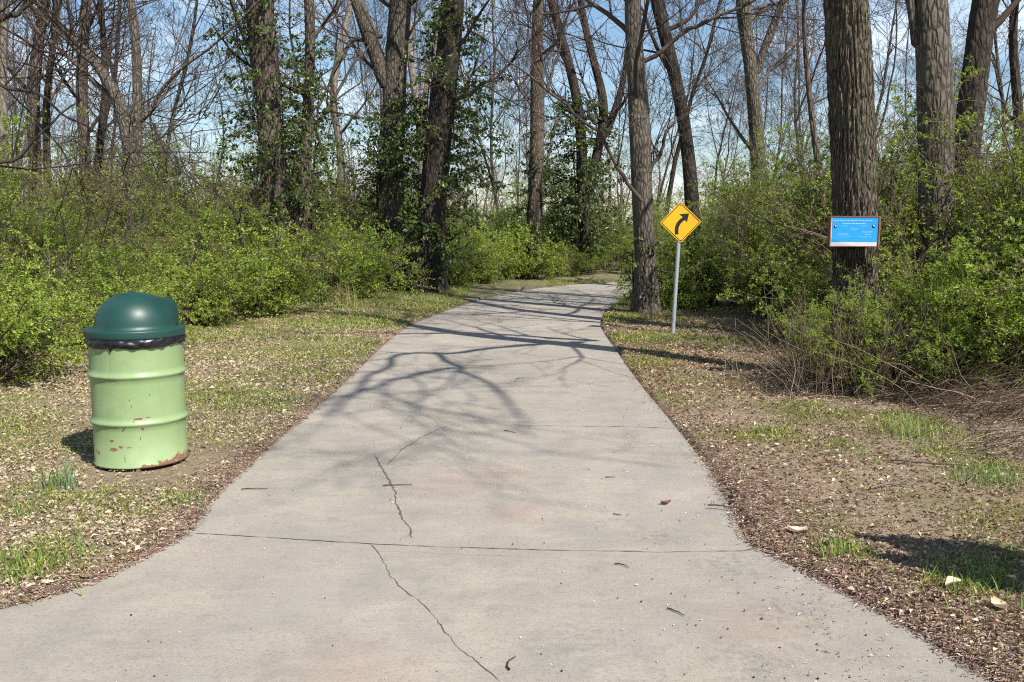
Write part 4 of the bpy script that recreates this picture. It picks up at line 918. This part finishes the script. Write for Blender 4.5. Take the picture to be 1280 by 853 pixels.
# the liner: a crumpled skirt of black plastic
r = np.random.default_rng(51); S = 180; aa = np.linspace(0, 2 * np.pi, S, endpoint=False); rows = 9
drop = .050 + .016 * (smoothnoise(aa * 3.2, aa * 0, 1, 5) - .4) + .006 * smoothnoise(aa * 9, aa * 0, 1, 6)
drop += .028 * np.exp(-((aa - math.radians(262)) / .03) ** 2)
V = []
for k in range(rows):
    f = k / (rows - 1); rad = RB + .011 + .012 * math.sin(f * math.pi) + .020 * (smoothnoise(aa * 6 + k * .5, aa * 0 + k * 1.3, 1, 8) - .5) + .003 * np.sin(aa * 29 + k)
    rad = np.clip(rad, RB + .005, RB + .023)
    V.append(np.stack([np.cos(aa) * rad, np.sin(aa) * rad, .806 - f * drop + .006 * (smoothnoise(aa * 14 + 3 * k, aa * 0, 1, 9) - .5)], 1))
i = np.arange(rows - 1)[:, None] * S; j = np.arange(S)[None, :]; j2 = (j + 1) % S
mb = MB(); mb.add(np.concatenate(V), np.stack([i + j, i + j2, i + S + j2, i + S + j], -1).reshape(-1, 4)); mb.build("bag_liner", M['bag'], bin_root)
# the lid: rim band, dome, hooded opening with a flap
lid_p = [(.268, .792), (.294, .790), (.2975, .793), (.299, .80), (.3015, .832), (.3005, .838), (.296, .8415), (.286, .842), (.250, .839), (.243, .842)]
for a_ in np.linspace(0, math.pi / 2, 20)[1:]: lid_p.append((max(.004, .240 * math.cos(a_) ** .93), .848 + .215 * math.sin(a_) ** .95))
mb = MB(); mb.lathe(lid_p, 96); lid = mb.build("lid", M['lid'], bin_root); lid.location = (0, 0, .012)
ha = math.radians(71)
def hood():
    mb = MB(); n = 17; secs = []
    for (d, w, h) in ((.02, .15, .20), (.10, .152, .198), (.18, .15, .195), (.225, .148, .19), (.243, .140, .182), (.248, .130, .172), (.248, .115, .16)):
        ring = []
        for k in range(n):
            a = math.pi * k / (n - 1); cx, sz = math.cos(a), math.sin(a)
            x = math.copysign(abs(cx) ** .45, cx) * w; z = abs(sz) ** .45 * h
            ring.append((d, x, .844 + z * .92))
        secs.append(ring)
    V = np.array(secs).reshape(-1, 3); i = np.arange(len(secs) - 1)[:, None] * n; j = np.arange(n - 1)[None, :]
    mb.add(V, np.stack([i + j, i + j + 1, i + n + j + 1, i + n + j], -1).reshape(-1, 4)); return mb
ho = hood().build("hood", M['lid'], lid); ho.rotation_euler = (0, 0, ha)
mb = MB(); mb.box((.2465, 0, .917), (.006, .225, .135)); fo = mb.build("flap", M['lid'], lid); fo.rotation_euler = (0, 0, ha)
# chain-like bolt tabs on the rim
mb = MB(); mb.box((-.300, -.02, .815), (.02, .03, .055)); mb.build("latch", M['bag'], lid)

# ------------------------------------------------------------------ the bend warning sign
def sign_yellow():
    t = NT("sign_yellow"); c = t.coord("Object")
    n = t.noise(c, 9, 6, .65, .8); col = t.mix(t.ramp(n, .4, .75), (0.78, 0.43, 0.008), (0.62, 0.34, 0.02))
    n2 = t.noise(t.coord("Object", (5, 5, 9)), 1.2, 7, .75, 1.6); col = t.mix(t.ramp(n2, .52, .72, 0, .5), col, (0.38, 0.24, 0.06))
    t.bsdf(col, .45, .4); return t.m
M['yellow'] = sign_yellow(); M['black'] = plain("sign_black", (0.012, 0.012, 0.012), .5, .4)
def galv():
    t = NT("galvanised"); c = t.coord("Object"); n = t.noise(c, 30, 4)
    st = t.noise(t.coord("Object", (60, 60, 3)), 1, 3)
    t.bsdf(t.mix(n, (.30, .33, .36), (.48, .51, .54)), .5, .5, .35, bump=st, bstr=.1, bdist=.002); return t.m
M['galv'] = galv()
sp = on_ground(841, 419); sg = empty("warning_sign", (sp.x, sp.y, gz(sp.x, sp.y)), math.radians(-4)); tag(sg, "yellow diamond right bend arrow sign on a leaning metal post", "road sign")
tilt = .042
mb = MB(); zz = np.linspace(-.1, 1.42, 20)
mb.tube(np.stack([zz * tilt, zz * 0, zz], 1), np.full(20, .028), 14)
post = mb.build("post", M['galv'], sg)
# plate: rounded diamond slab
def rounded_diamond(half, rad, n=7):
    pts = []; h = half
    for k in range(4):
        ca = math.radians(90 * k); cx, cy_ = math.cos(ca) * (h - rad * math.sqrt(2)), math.sin(ca) * (h - rad * math.sqrt(2))
        for j in range(n): a = ca + math.radians(-45 + 90 * j / (n - 1)); pts.append((cx + math.cos(a) * rad, cy_ + math.sin(a) * rad))
    return np.array(pts)
def slab(mb, pts, y0, y1):
    """outline in x,z extruded between y0 (front) and y1"""
    n = len(pts); F = np.column_stack([pts[:, 0], np.full(n, y0), pts[:, 1]]); B = np.column_stack([pts[:, 0], np.full(n, y1), pts[:, 1]]); c = pts.mean(0)
    V = np.concatenate([F, B, [[c[0], y0, c[1]], [c[0], y1, c[1]]]]); k = np.arange(n); k2 = (k + 1) % n
    mb.add(V, np.stack([k, k + n, k2 + n, k2], 1), np.concatenate([np.stack([np.full(n, 2 * n), k, k2], 1), np.stack([np.full(n, 2 * n + 1), k2 + n, k + n], 1)]))
def ring_slab(mb, A, B, y0, y1):
    n = len(A); V = np.concatenate([np.column_stack([p[:, 0], np.full(n, yy), p[:, 1]]) for yy in (y0, y1) for p in (A, B)]); k = np.arange(n); k2 = (k + 1) % n
    mb.add(V, np.concatenate([np.stack([k, k2, k2 + n, k + n], 1), np.stack([k, k + 2 * n, k2 + 2 * n, k2], 1), np.stack([k + n, k2 + n, k2 + 3 * n, k + 3 * n], 1)]))
zc = (418 - 279.5) / FPX * sp.y
HD = 25.6 / FPX * sp.y
mb = MB(); slab(mb, rounded_diamond(HD, .028), -.034, -.031)
plate = mb.build("plate", M['yellow'], sg, smooth=False); plate.location = (zc * tilt + .005, 0, zc); plate.rotation_euler = (0, -.03, 0)
mb = MB(); ring_slab(mb, rounded_diamond(HD - .018, .022), rounded_diamond(HD - .030, .016), -.0362, -.0342); mb.build("border", M['black'], plate, smooth=False)
# the arrow: a shaft that rises then curves right into a head
mb = MB(); u = HD / 25.6 * 1.0   # one photo pixel
def P2(px, py): return np.array([(px - 847) * u, (279 - py) * u])
cl = [P2(842.2, 293.6), P2(841.9, 289), P2(842.4, 285), P2(844, 281), P2(846.6, 277.8), P2(850.2, 275.0), P2(851.5, 274.2)]
cl = np.array(cl); tt = nrm(np.gradient(cl, axis=0)); nn_ = np.stack([-tt[:, 1], tt[:, 0]], 1); wv = 2.2 * u
out_ = np.concatenate([cl + nn_ * wv, (cl - nn_ * wv)[::-1]])
n = len(cl); V = np.column_stack([np.concatenate([cl + nn_ * wv, cl - nn_ * wv])[:, 0], np.full(2 * n, -.0365), np.concatenate([cl + nn_ * wv, cl - nn_ * wv])[:, 1]]); k = np.arange(n - 1)
mb.add(V, np.stack([k, k + n, k + n + 1, k + 1], 1))
hd = np.array([P2(857.4, 268.4), P2(854.8, 279.0), P2(852.6, 276.2), P2(849.2, 271.8), P2(845.6, 269.0)])
mb.add(np.column_stack([hd[:, 0], np.full(5, -.0372), hd[:, 1]]), T=[[0, 2, 1], [0, 3, 2], [0, 4, 3]])
mb.build("arrow", M['black'], plate, smooth=False)
for s_ in (.24, -.24):
    mb = MB(); mb.lathe([(.001, .006), (.008, .005), (.011, 0), (.011, -.004)], 10); b = mb.build("bolt", M['galv'], plate); b.rotation_euler = (math.pi / 2, 0, 0); b.location = (.005, -.034, s_)

# ------------------------------------------------------------------ the notice on the oak
def notice_mat():
    t = NT("notice_print"); c = t.coord("Object"); n = t.noise(c, 6, 4)
    sep = t("ShaderNodeSeparateXYZ", {0: c})
    t.bsdf(t.mix(t.ramp(t.math('ADD', t.math('MULTIPLY', sep.outputs[2], 2.4), n), .2, .95), (0.012, 0.29, 0.68), (0.018, 0.22, 0.60)), .6, .3); return t.m
M['notice'] = notice_mat(); M['notice_white'] = plain("notice_white", (.50, .51, .54), .6, .3); M['notice_line'] = plain("notice_line", (.30, .55, .80), .4, .4); M['notice_dark'] = plain("notice_dark", (.02, .06, .2), .4, .4)
M['frame_wood'] = plain("frame_wood", (.19, .095, .055), .8, .2, var=.5, vscale=20)
pc = at(1068.5, 289.5, 8.60); nb = empty("notice_board", tuple(pc), math.radians(10)); nb.rotation_euler = (0, math.radians(0.4), math.radians(3))
tag(nb, "blue printed notice in a rusty brown frame fixed to the oak", "notice board")
k = 8.60 / FPX; NWd, NH = 62 * k, 37 * k
mb = MB(); mb.box((0, 0.028, 0), (NWd + .014, .030, NH + .006)); mb.build("backing_board", M['frame_wood'], nb, smooth=False)
for nm, c_, s_ in (("frame_bar", (0, 0, NH / 2), (NWd + .010, .014, .006)), ("frame_bar", (0, 0, -NH / 2), (NWd + .010, .014, .006)), ("frame_bar", (-NWd / 2, 0, 0), (.009, .013, NH - .008)), ("frame_bar", (NWd / 2, 0, 0), (.016, .013, NH - .008))):
    mb = MB(); mb.box(c_, s_); mb.build(nm, M['frame_wood'], nb, smooth=False)
mb = MB(); mb.box((-.003, .008, 0), (NWd - .013, .006, NH - .008)); wsheet = mb.build("white_sheet", M['notice_white'], nb, smooth=False)
mb = MB(); mb.box((.001, .0035, .016), (NWd - .034, .002, NH - .056)); mb.build("blue_print", M['notice'], nb, smooth=False)
mb = MB(); r = np.random.default_rng(61)
for (x0, x1, z, h) in ((-.20, .17, .100, .006), (-.12, .10, .072, .007), (-.11, -.07, .05, .004), (.06, .12, .05, .004), (-.04, .02, .02, .004), (-.04, .03, .03, .003), (.07, .17, .0, .003), (.08, .16, -.012, .003), (-.17, -.05, -.018, .003), (-.15, -.06, -.03, .003), (.10, .15, -.028, .004), (-.16, -.02, -.045, .003), (.04, .17, -.05, .003)):
    x = x0
    while x < x1:
        w_ = min(r.uniform(.010, .028), x1 - x); mb.box((x + w_ / 2, .0018, z), (w_ * .85, .001, h)); x += w_ + .004
mb.build("lettering", M['notice_line'], nb, smooth=False)
for ex, rad in ((-.185, .015), (.178, .016)):
    mb = MB(); mb.lathe([(.001, .002), (rad, .0018), (rad, 0)], 16); e = mb.build("emblem", M['notice_dark'], nb); e.rotation_euler = (math.pi / 2, 0, 0); e.location = (ex, .0018, .045 if ex < 0 else .05)
    mb = MB(); mb.lathe([(.001, .002), (rad * .5, .0015), (rad * .5, 0)], 10); e2 = mb.build("emblem_mark", M['notice_white'], nb); e2.rotation_euler = (math.pi / 2, 0, 0); e2.location = (ex, -.0006, .045 if ex < 0 else .05)

# ------------------------------------------------------------------ board outside the frame whose shadow falls at lower right
def off_board():
    tip = on_ground(1060, 672); z1 = 2.0; Lk = z1 / math.tan(SUN_E)
    c = Vector((tip.x + math.sin(SUN_A) * Lk, tip.y - math.cos(SUN_A) * Lk, 0))
    root = empty("trail_sign", (c.x + .24, c.y - .03, gz(c.x + .24, c.y))); tag(root, "square trail sign on a post outside the frame at lower right", "sign")
    root.rotation_euler = (0, 0, math.radians(-10))
    mb = MB(); mb.box((0.05, 0, z1 - .20), (.57, .01, .40)); mb.build("plate", M['galv'], root, smooth=False)
    mb = MB(); mb.box((-0.02, 0, z1 - .74), (1.0, .01, .66)); mb.build("lower_plate", M['galv'], root, smooth=False)
    mb = MB(); mb.box((0, .04, z1 / 2 - .1), (.06, .06, z1 + .1)); mb.build("post", M['galv'], root, smooth=False)
off_board()

# ------------------------------------------------------------------ tufts, dry brush, sticks
def blades(name, x, y, n, L, spread, mat, cols, seed, label, cat, group=None, w=.006, droop=.5):
    r = np.random.default_rng(seed); root_z = gz(x, y); mb = MB()
    rr_ = spread * .55; aa_ = np.linspace(0, 6.283, 13)[:-1]; mb.add(np.concatenate([[[0, 0, .002]], np.stack([np.cos(aa_) * rr_ * .5, np.sin(aa_) * rr_ * .5, 0 * aa_ - .012], 1)]), T=[[0, k + 1, (k + 1) % 12 + 1] for k in range(12)], C=np.array(cols[0]) * .7)
    for i in range(n):
        a = r.uniform(0, 6.3); l = L * r.uniform(.5, 1.1); b = np.array([r.normal(0, spread * .3), r.normal(0, spread * .3), 0]); ln = r.uniform(.15, 1.0) * droop
        o = np.array([math.cos(a), math.sin(a), 0]); s = np.array([-math.sin(a), math.cos(a), 0]) * w * r.uniform(.6, 1.2)
        tt = np.linspace(0, 1, 5); C = np.stack([b + o * ln * l * t_ ** 1.6 * 1.2 + np.array([0, 0, l * (t_ - .38 * ln * t_ ** 2.4)]) for t_ in tt]); wv = (1 - tt ** 1.5)[:, None] * .5 + .03
        V = np.concatenate([C + s * wv, C - s * wv]); k = np.arange(4)
        mb.add(V, np.stack([k, k + 5, k + 6, k + 1], 1), C=np.array(cols[r.integers(len(cols))]) * r.uniform(.75, 1.25))
    o = mb.build(name, mat, tint=True); o.location = (x, y, root_z - .005); tag(o, label, cat, group); return o
blades("grass_tuft", *gpx(82, 612), 46, .20, .2, M['tuft'], [(1, 1, 1.3), (.9, 1.1, 1.2), (1.3, 1.2, .8)], 71, "blue green tuft of blades left in front of the bin", "grass tuft", "grass tufts on the verges", .010)
blades("grass_tuft", *gpx(1133, 545), 420, .18, .55, M['tuft'], [(1.3, 1.2, .7), (1.1, 1.1, .7), (2.2, 1.6, 1.0)], 72, "fine arching pale green grass tuft below the oak shrubs", "grass tuft", "grass tufts on the verges", .004, 1.0)
blades("grass_tuft", *gpx(1240, 600), 240, .13, .4, M['tuft'], [(1, 1.1, .8), (1.2, 1.2, .7)], 73, "short green tuft near the right edge of the picture", "grass tuft", "grass tufts on the verges", .004, .9)
blades("grass_tuft", *gpx(40, 712), 130, .12, .45, M['tuft'], [(1.3, 1.3, .6), (1.1, 1.2, .6)], 74, "bright green tuft at the lower left beside the mulch", "grass tuft", "grass tufts on the verges", .007)
blades("grass_tuft", *gpx(232, 628), 70, .09, .3, M['tuft'], [(1.3, 1.3, .6), (1.1, 1.2, .6)], 75, "small green tuft between the bin and the path", "grass tuft", "grass tufts on the verges", .006)
blades("grass_tuft", *gpx(1046, 694), 110, .08, .28, M['tuft'], [(1.4, 1.4, .6), (1.1, 1.2, .6)], 76, "small bright tuft left of the sign shadow tip", "grass tuft", "grass tufts on the verges", .006)
blades("grass_tuft", *gpx(1212, 738), 120, .10, .4, M['tuft'], [(1.3, 1.3, .6), (1.1, 1.2, .6)], 77, "green tuft along the lower edge of the sign shadow", "grass tuft", "grass tufts on the verges", .006)
blades("dry_grass", *gpx(600, 350), 520, .55, .8, M['straw'], [(1, 1, 1), (.8, .8, .7), (.6, .8, .4)], 78, "clump of pale dry grass at the foot of the dark vined trunk", "dry grass", "dry grass clumps", .010, .8)
blades("dry_grass", *gpx(430, 385), 160, .5, .5, M['straw'], [(.7, .9, .5), (.8, .8, .7)], 79, "wispy dry grass clump on the left verge before the shrubs", "dry grass", "dry grass clumps", .008, .5)
def brush(x, y, n, L, az, daz, el, seed, label):
    r = np.random.default_rng(seed); mb = MB()
    for i in range(n):
        a = az + r.normal(0, daz); e = math.radians(max(4, r.normal(el, 18))); l = L * r.uniform(.4, 1.15); p = np.array([r.normal(0, .28), r.normal(0, .18), 0.0])
        d = np.array([math.cos(a) * math.cos(e), math.sin(a) * math.cos(e), math.sin(e)]); Q = [p]
        for k in range(5): d = nrm(d + r.normal(0, .12, 3) + np.array([0, 0, -.10])); q = Q[-1] + d * l / 5; q[2] = max(q[2], .012); Q.append(q)
        mb.tube(Q, np.linspace(r.uniform(.002, .0045), .0012, 6), 4, C=np.array([1.25, 1.28, 1.22]) * r.uniform(.5, 2.2))
        for _ in range(2):
            j = r.integers(1, 5); e2 = nrm(r.normal(0, 1, 3) + d + np.array([0, 0, .2])); s2 = np.array([Q[j], Q[j] + e2 * l * .12, Q[j] + e2 * l * .22]); s2[:, 2] = np.maximum(s2[:, 2], .008); mb.tube(s2, [.0018, .0014, .0008], 3, C=np.array([1, .92, .82]) * r.uniform(.5, 1.3))
    o = mb.build("dry_brush", M['shrub_stem'], tint=True); o.location = (x, y, gz(x, y)); tag(o, label, "dry brush", "dry brush under the right thicket")
brush(*gpx(1060, 492), 260, 1.05, -1.6, 1.8, 62, 81, "dry twiggy stems around the foot of the oak")
brush(*gpx(1150, 500), 190, 1.0, -1.0, .9, 30, 82, "spray of dry brown canes right of the oak foot")
brush(*gpx(1240, 520), 200, 1.1, -1.3, .8, 25, 83, "tangle of dry canes at the right edge below the shrubs")
brush(*gpx(1010, 480), 90, .8, 2.6, 1.2, 40, 84, "thin dry stems left of the oak foot")
brush(*gpx(1215, 560), 60, .8, -.6, .5, 14, 85, "loose dry stalks lying out over leaves at the right edge")
brush(*gpx(952, 500), 4, .55, 1.57, .3, 82, 86, "few upright dry stalks on the shaded right verge")
def stick(px, py, L, ang, label, rad=.006, m='twig_gray'):
    p = on_ground(px, py); r = np.random.default_rng(int(px)); s = np.linspace(-.5, .5, 8)
    mb = MB(); mb.tube(np.stack([s * L, r.normal(0, .012, 8) * L, .02 + rad + 0 * s + r.normal(0, .003, 8)], 1), np.linspace(1, .4, 8) * rad, 6, C=(1.5, 1.5, 1.5))
    o = mb.build("stick", M[m], tint=True); o.location = (p.x, p.y, gz(p.x, p.y)); o.rotation_euler = (0, 0, ang); tag(o, label, "stick", "sticks lying on the right verge")
stick(1115, 608, .36, .45, "pale straight stick on bare soil at mid right")
stick(1040, 570, .2, .05, "short pale stick lying across the bare soil")
stick(1080, 540, .4, -.25, "longer pale stick below the oak brush")
stick(1215, 600, .3, .9, "bent pale stick near the green tuft at right")
stick(1160, 583, .45, -.35, "dark stick lying along the grass edge at right", .007, 'twig_dark')
stick(1275, 545, .7, .1, "long grey stick lying at the right edge under dry canes", .009)
stick(920, 640, .3, -.35, "reddish dark stick on the mulch at the path edge", .005, 'twig_dark')
for i_, (px_, py_, lb) in enumerate(((1192, 738, "pale curled dead leaf below the sign shadow"), (1248, 768, "large pale dead leaf at the lower right corner"), (996, 672, "pale crumpled leaf on the mulch right of the path"))):
    p = on_ground(px_, py_); mb = MB(); uu = np.linspace(-1, 1, 7)
    V = np.array([[u_ * .045, v_ * .028 * (1.15 - abs(u_)), .012 + .018 * v_ * v_ + .012 * u_ * u_ * (1 if i_ else -1)] for u_ in uu for v_ in np.linspace(-1, 1, 5)])
    mb.add(V, [[i * 5 + j, i * 5 + j + 1, (i + 1) * 5 + j + 1, (i + 1) * 5 + j] for i in range(6) for j in range(4)], C=(1.5, 1.45, 1.4))
    o = mb.build("fallen_leaf", M['litter'], tint=True); o.location = (p.x, p.y, gz(p.x, p.y) + .004); o.rotation_euler = (0, 0, i_ * 1.3 + .4); tag(o, lb, "leaf")

# ------------------------------------------------------------------ a house glimpsed far beyond the trees
hx = at(640, 275, 95).x; hr = empty("far_house", (hx, 95, gz(hx, 95)), math.radians(20)); hr.scale = (.62, .62, 1.05); tag(hr, "white house glimpsed far off between the trunks at the bend", "house")
M['siding'] = plain("siding", (.62, .62, .62), .7, .2, var=.06); M['shingle'] = plain("shingle", (.15, .14, .14), .9, .1)
mb = MB(); V = np.array([[-3.5, -3, 0], [3.5, -3, 0], [3.5, 3, 0], [-3.5, 3, 0], [-3.5, -3, 1.9], [3.5, -3, 1.9], [3.5, 3, 1.9], [-3.5, 3, 1.9], [0, -3, 3.0], [0, 3, 3.0]])
mb.add(V, [[0, 1, 5, 4], [1, 2, 6, 5], [2, 3, 7, 6], [3, 0, 4, 7]], [[4, 5, 8], [6, 7, 9]]); mb.build("wall", M['siding'], hr, smooth=False)
mb = MB(); 
for sg_ in (1, -1):
    a = math.atan2(1.1, 3.5) * sg_
    v = np.array([[0, -3.4, 3.05], [sg_ * 3.9, -3.4, 1.82], [sg_ * 3.9, 3.4, 1.82], [0, 3.4, 3.05]]); mb.add(np.concatenate([v, v + np.array([0, 0, .12])]), [[0, 1, 2, 3], [4, 5, 6, 7], [0, 1, 5, 4], [1, 2, 6, 5], [2, 3, 7, 6]])
mb.build("roof", M['shingle'], hr, smooth=False)
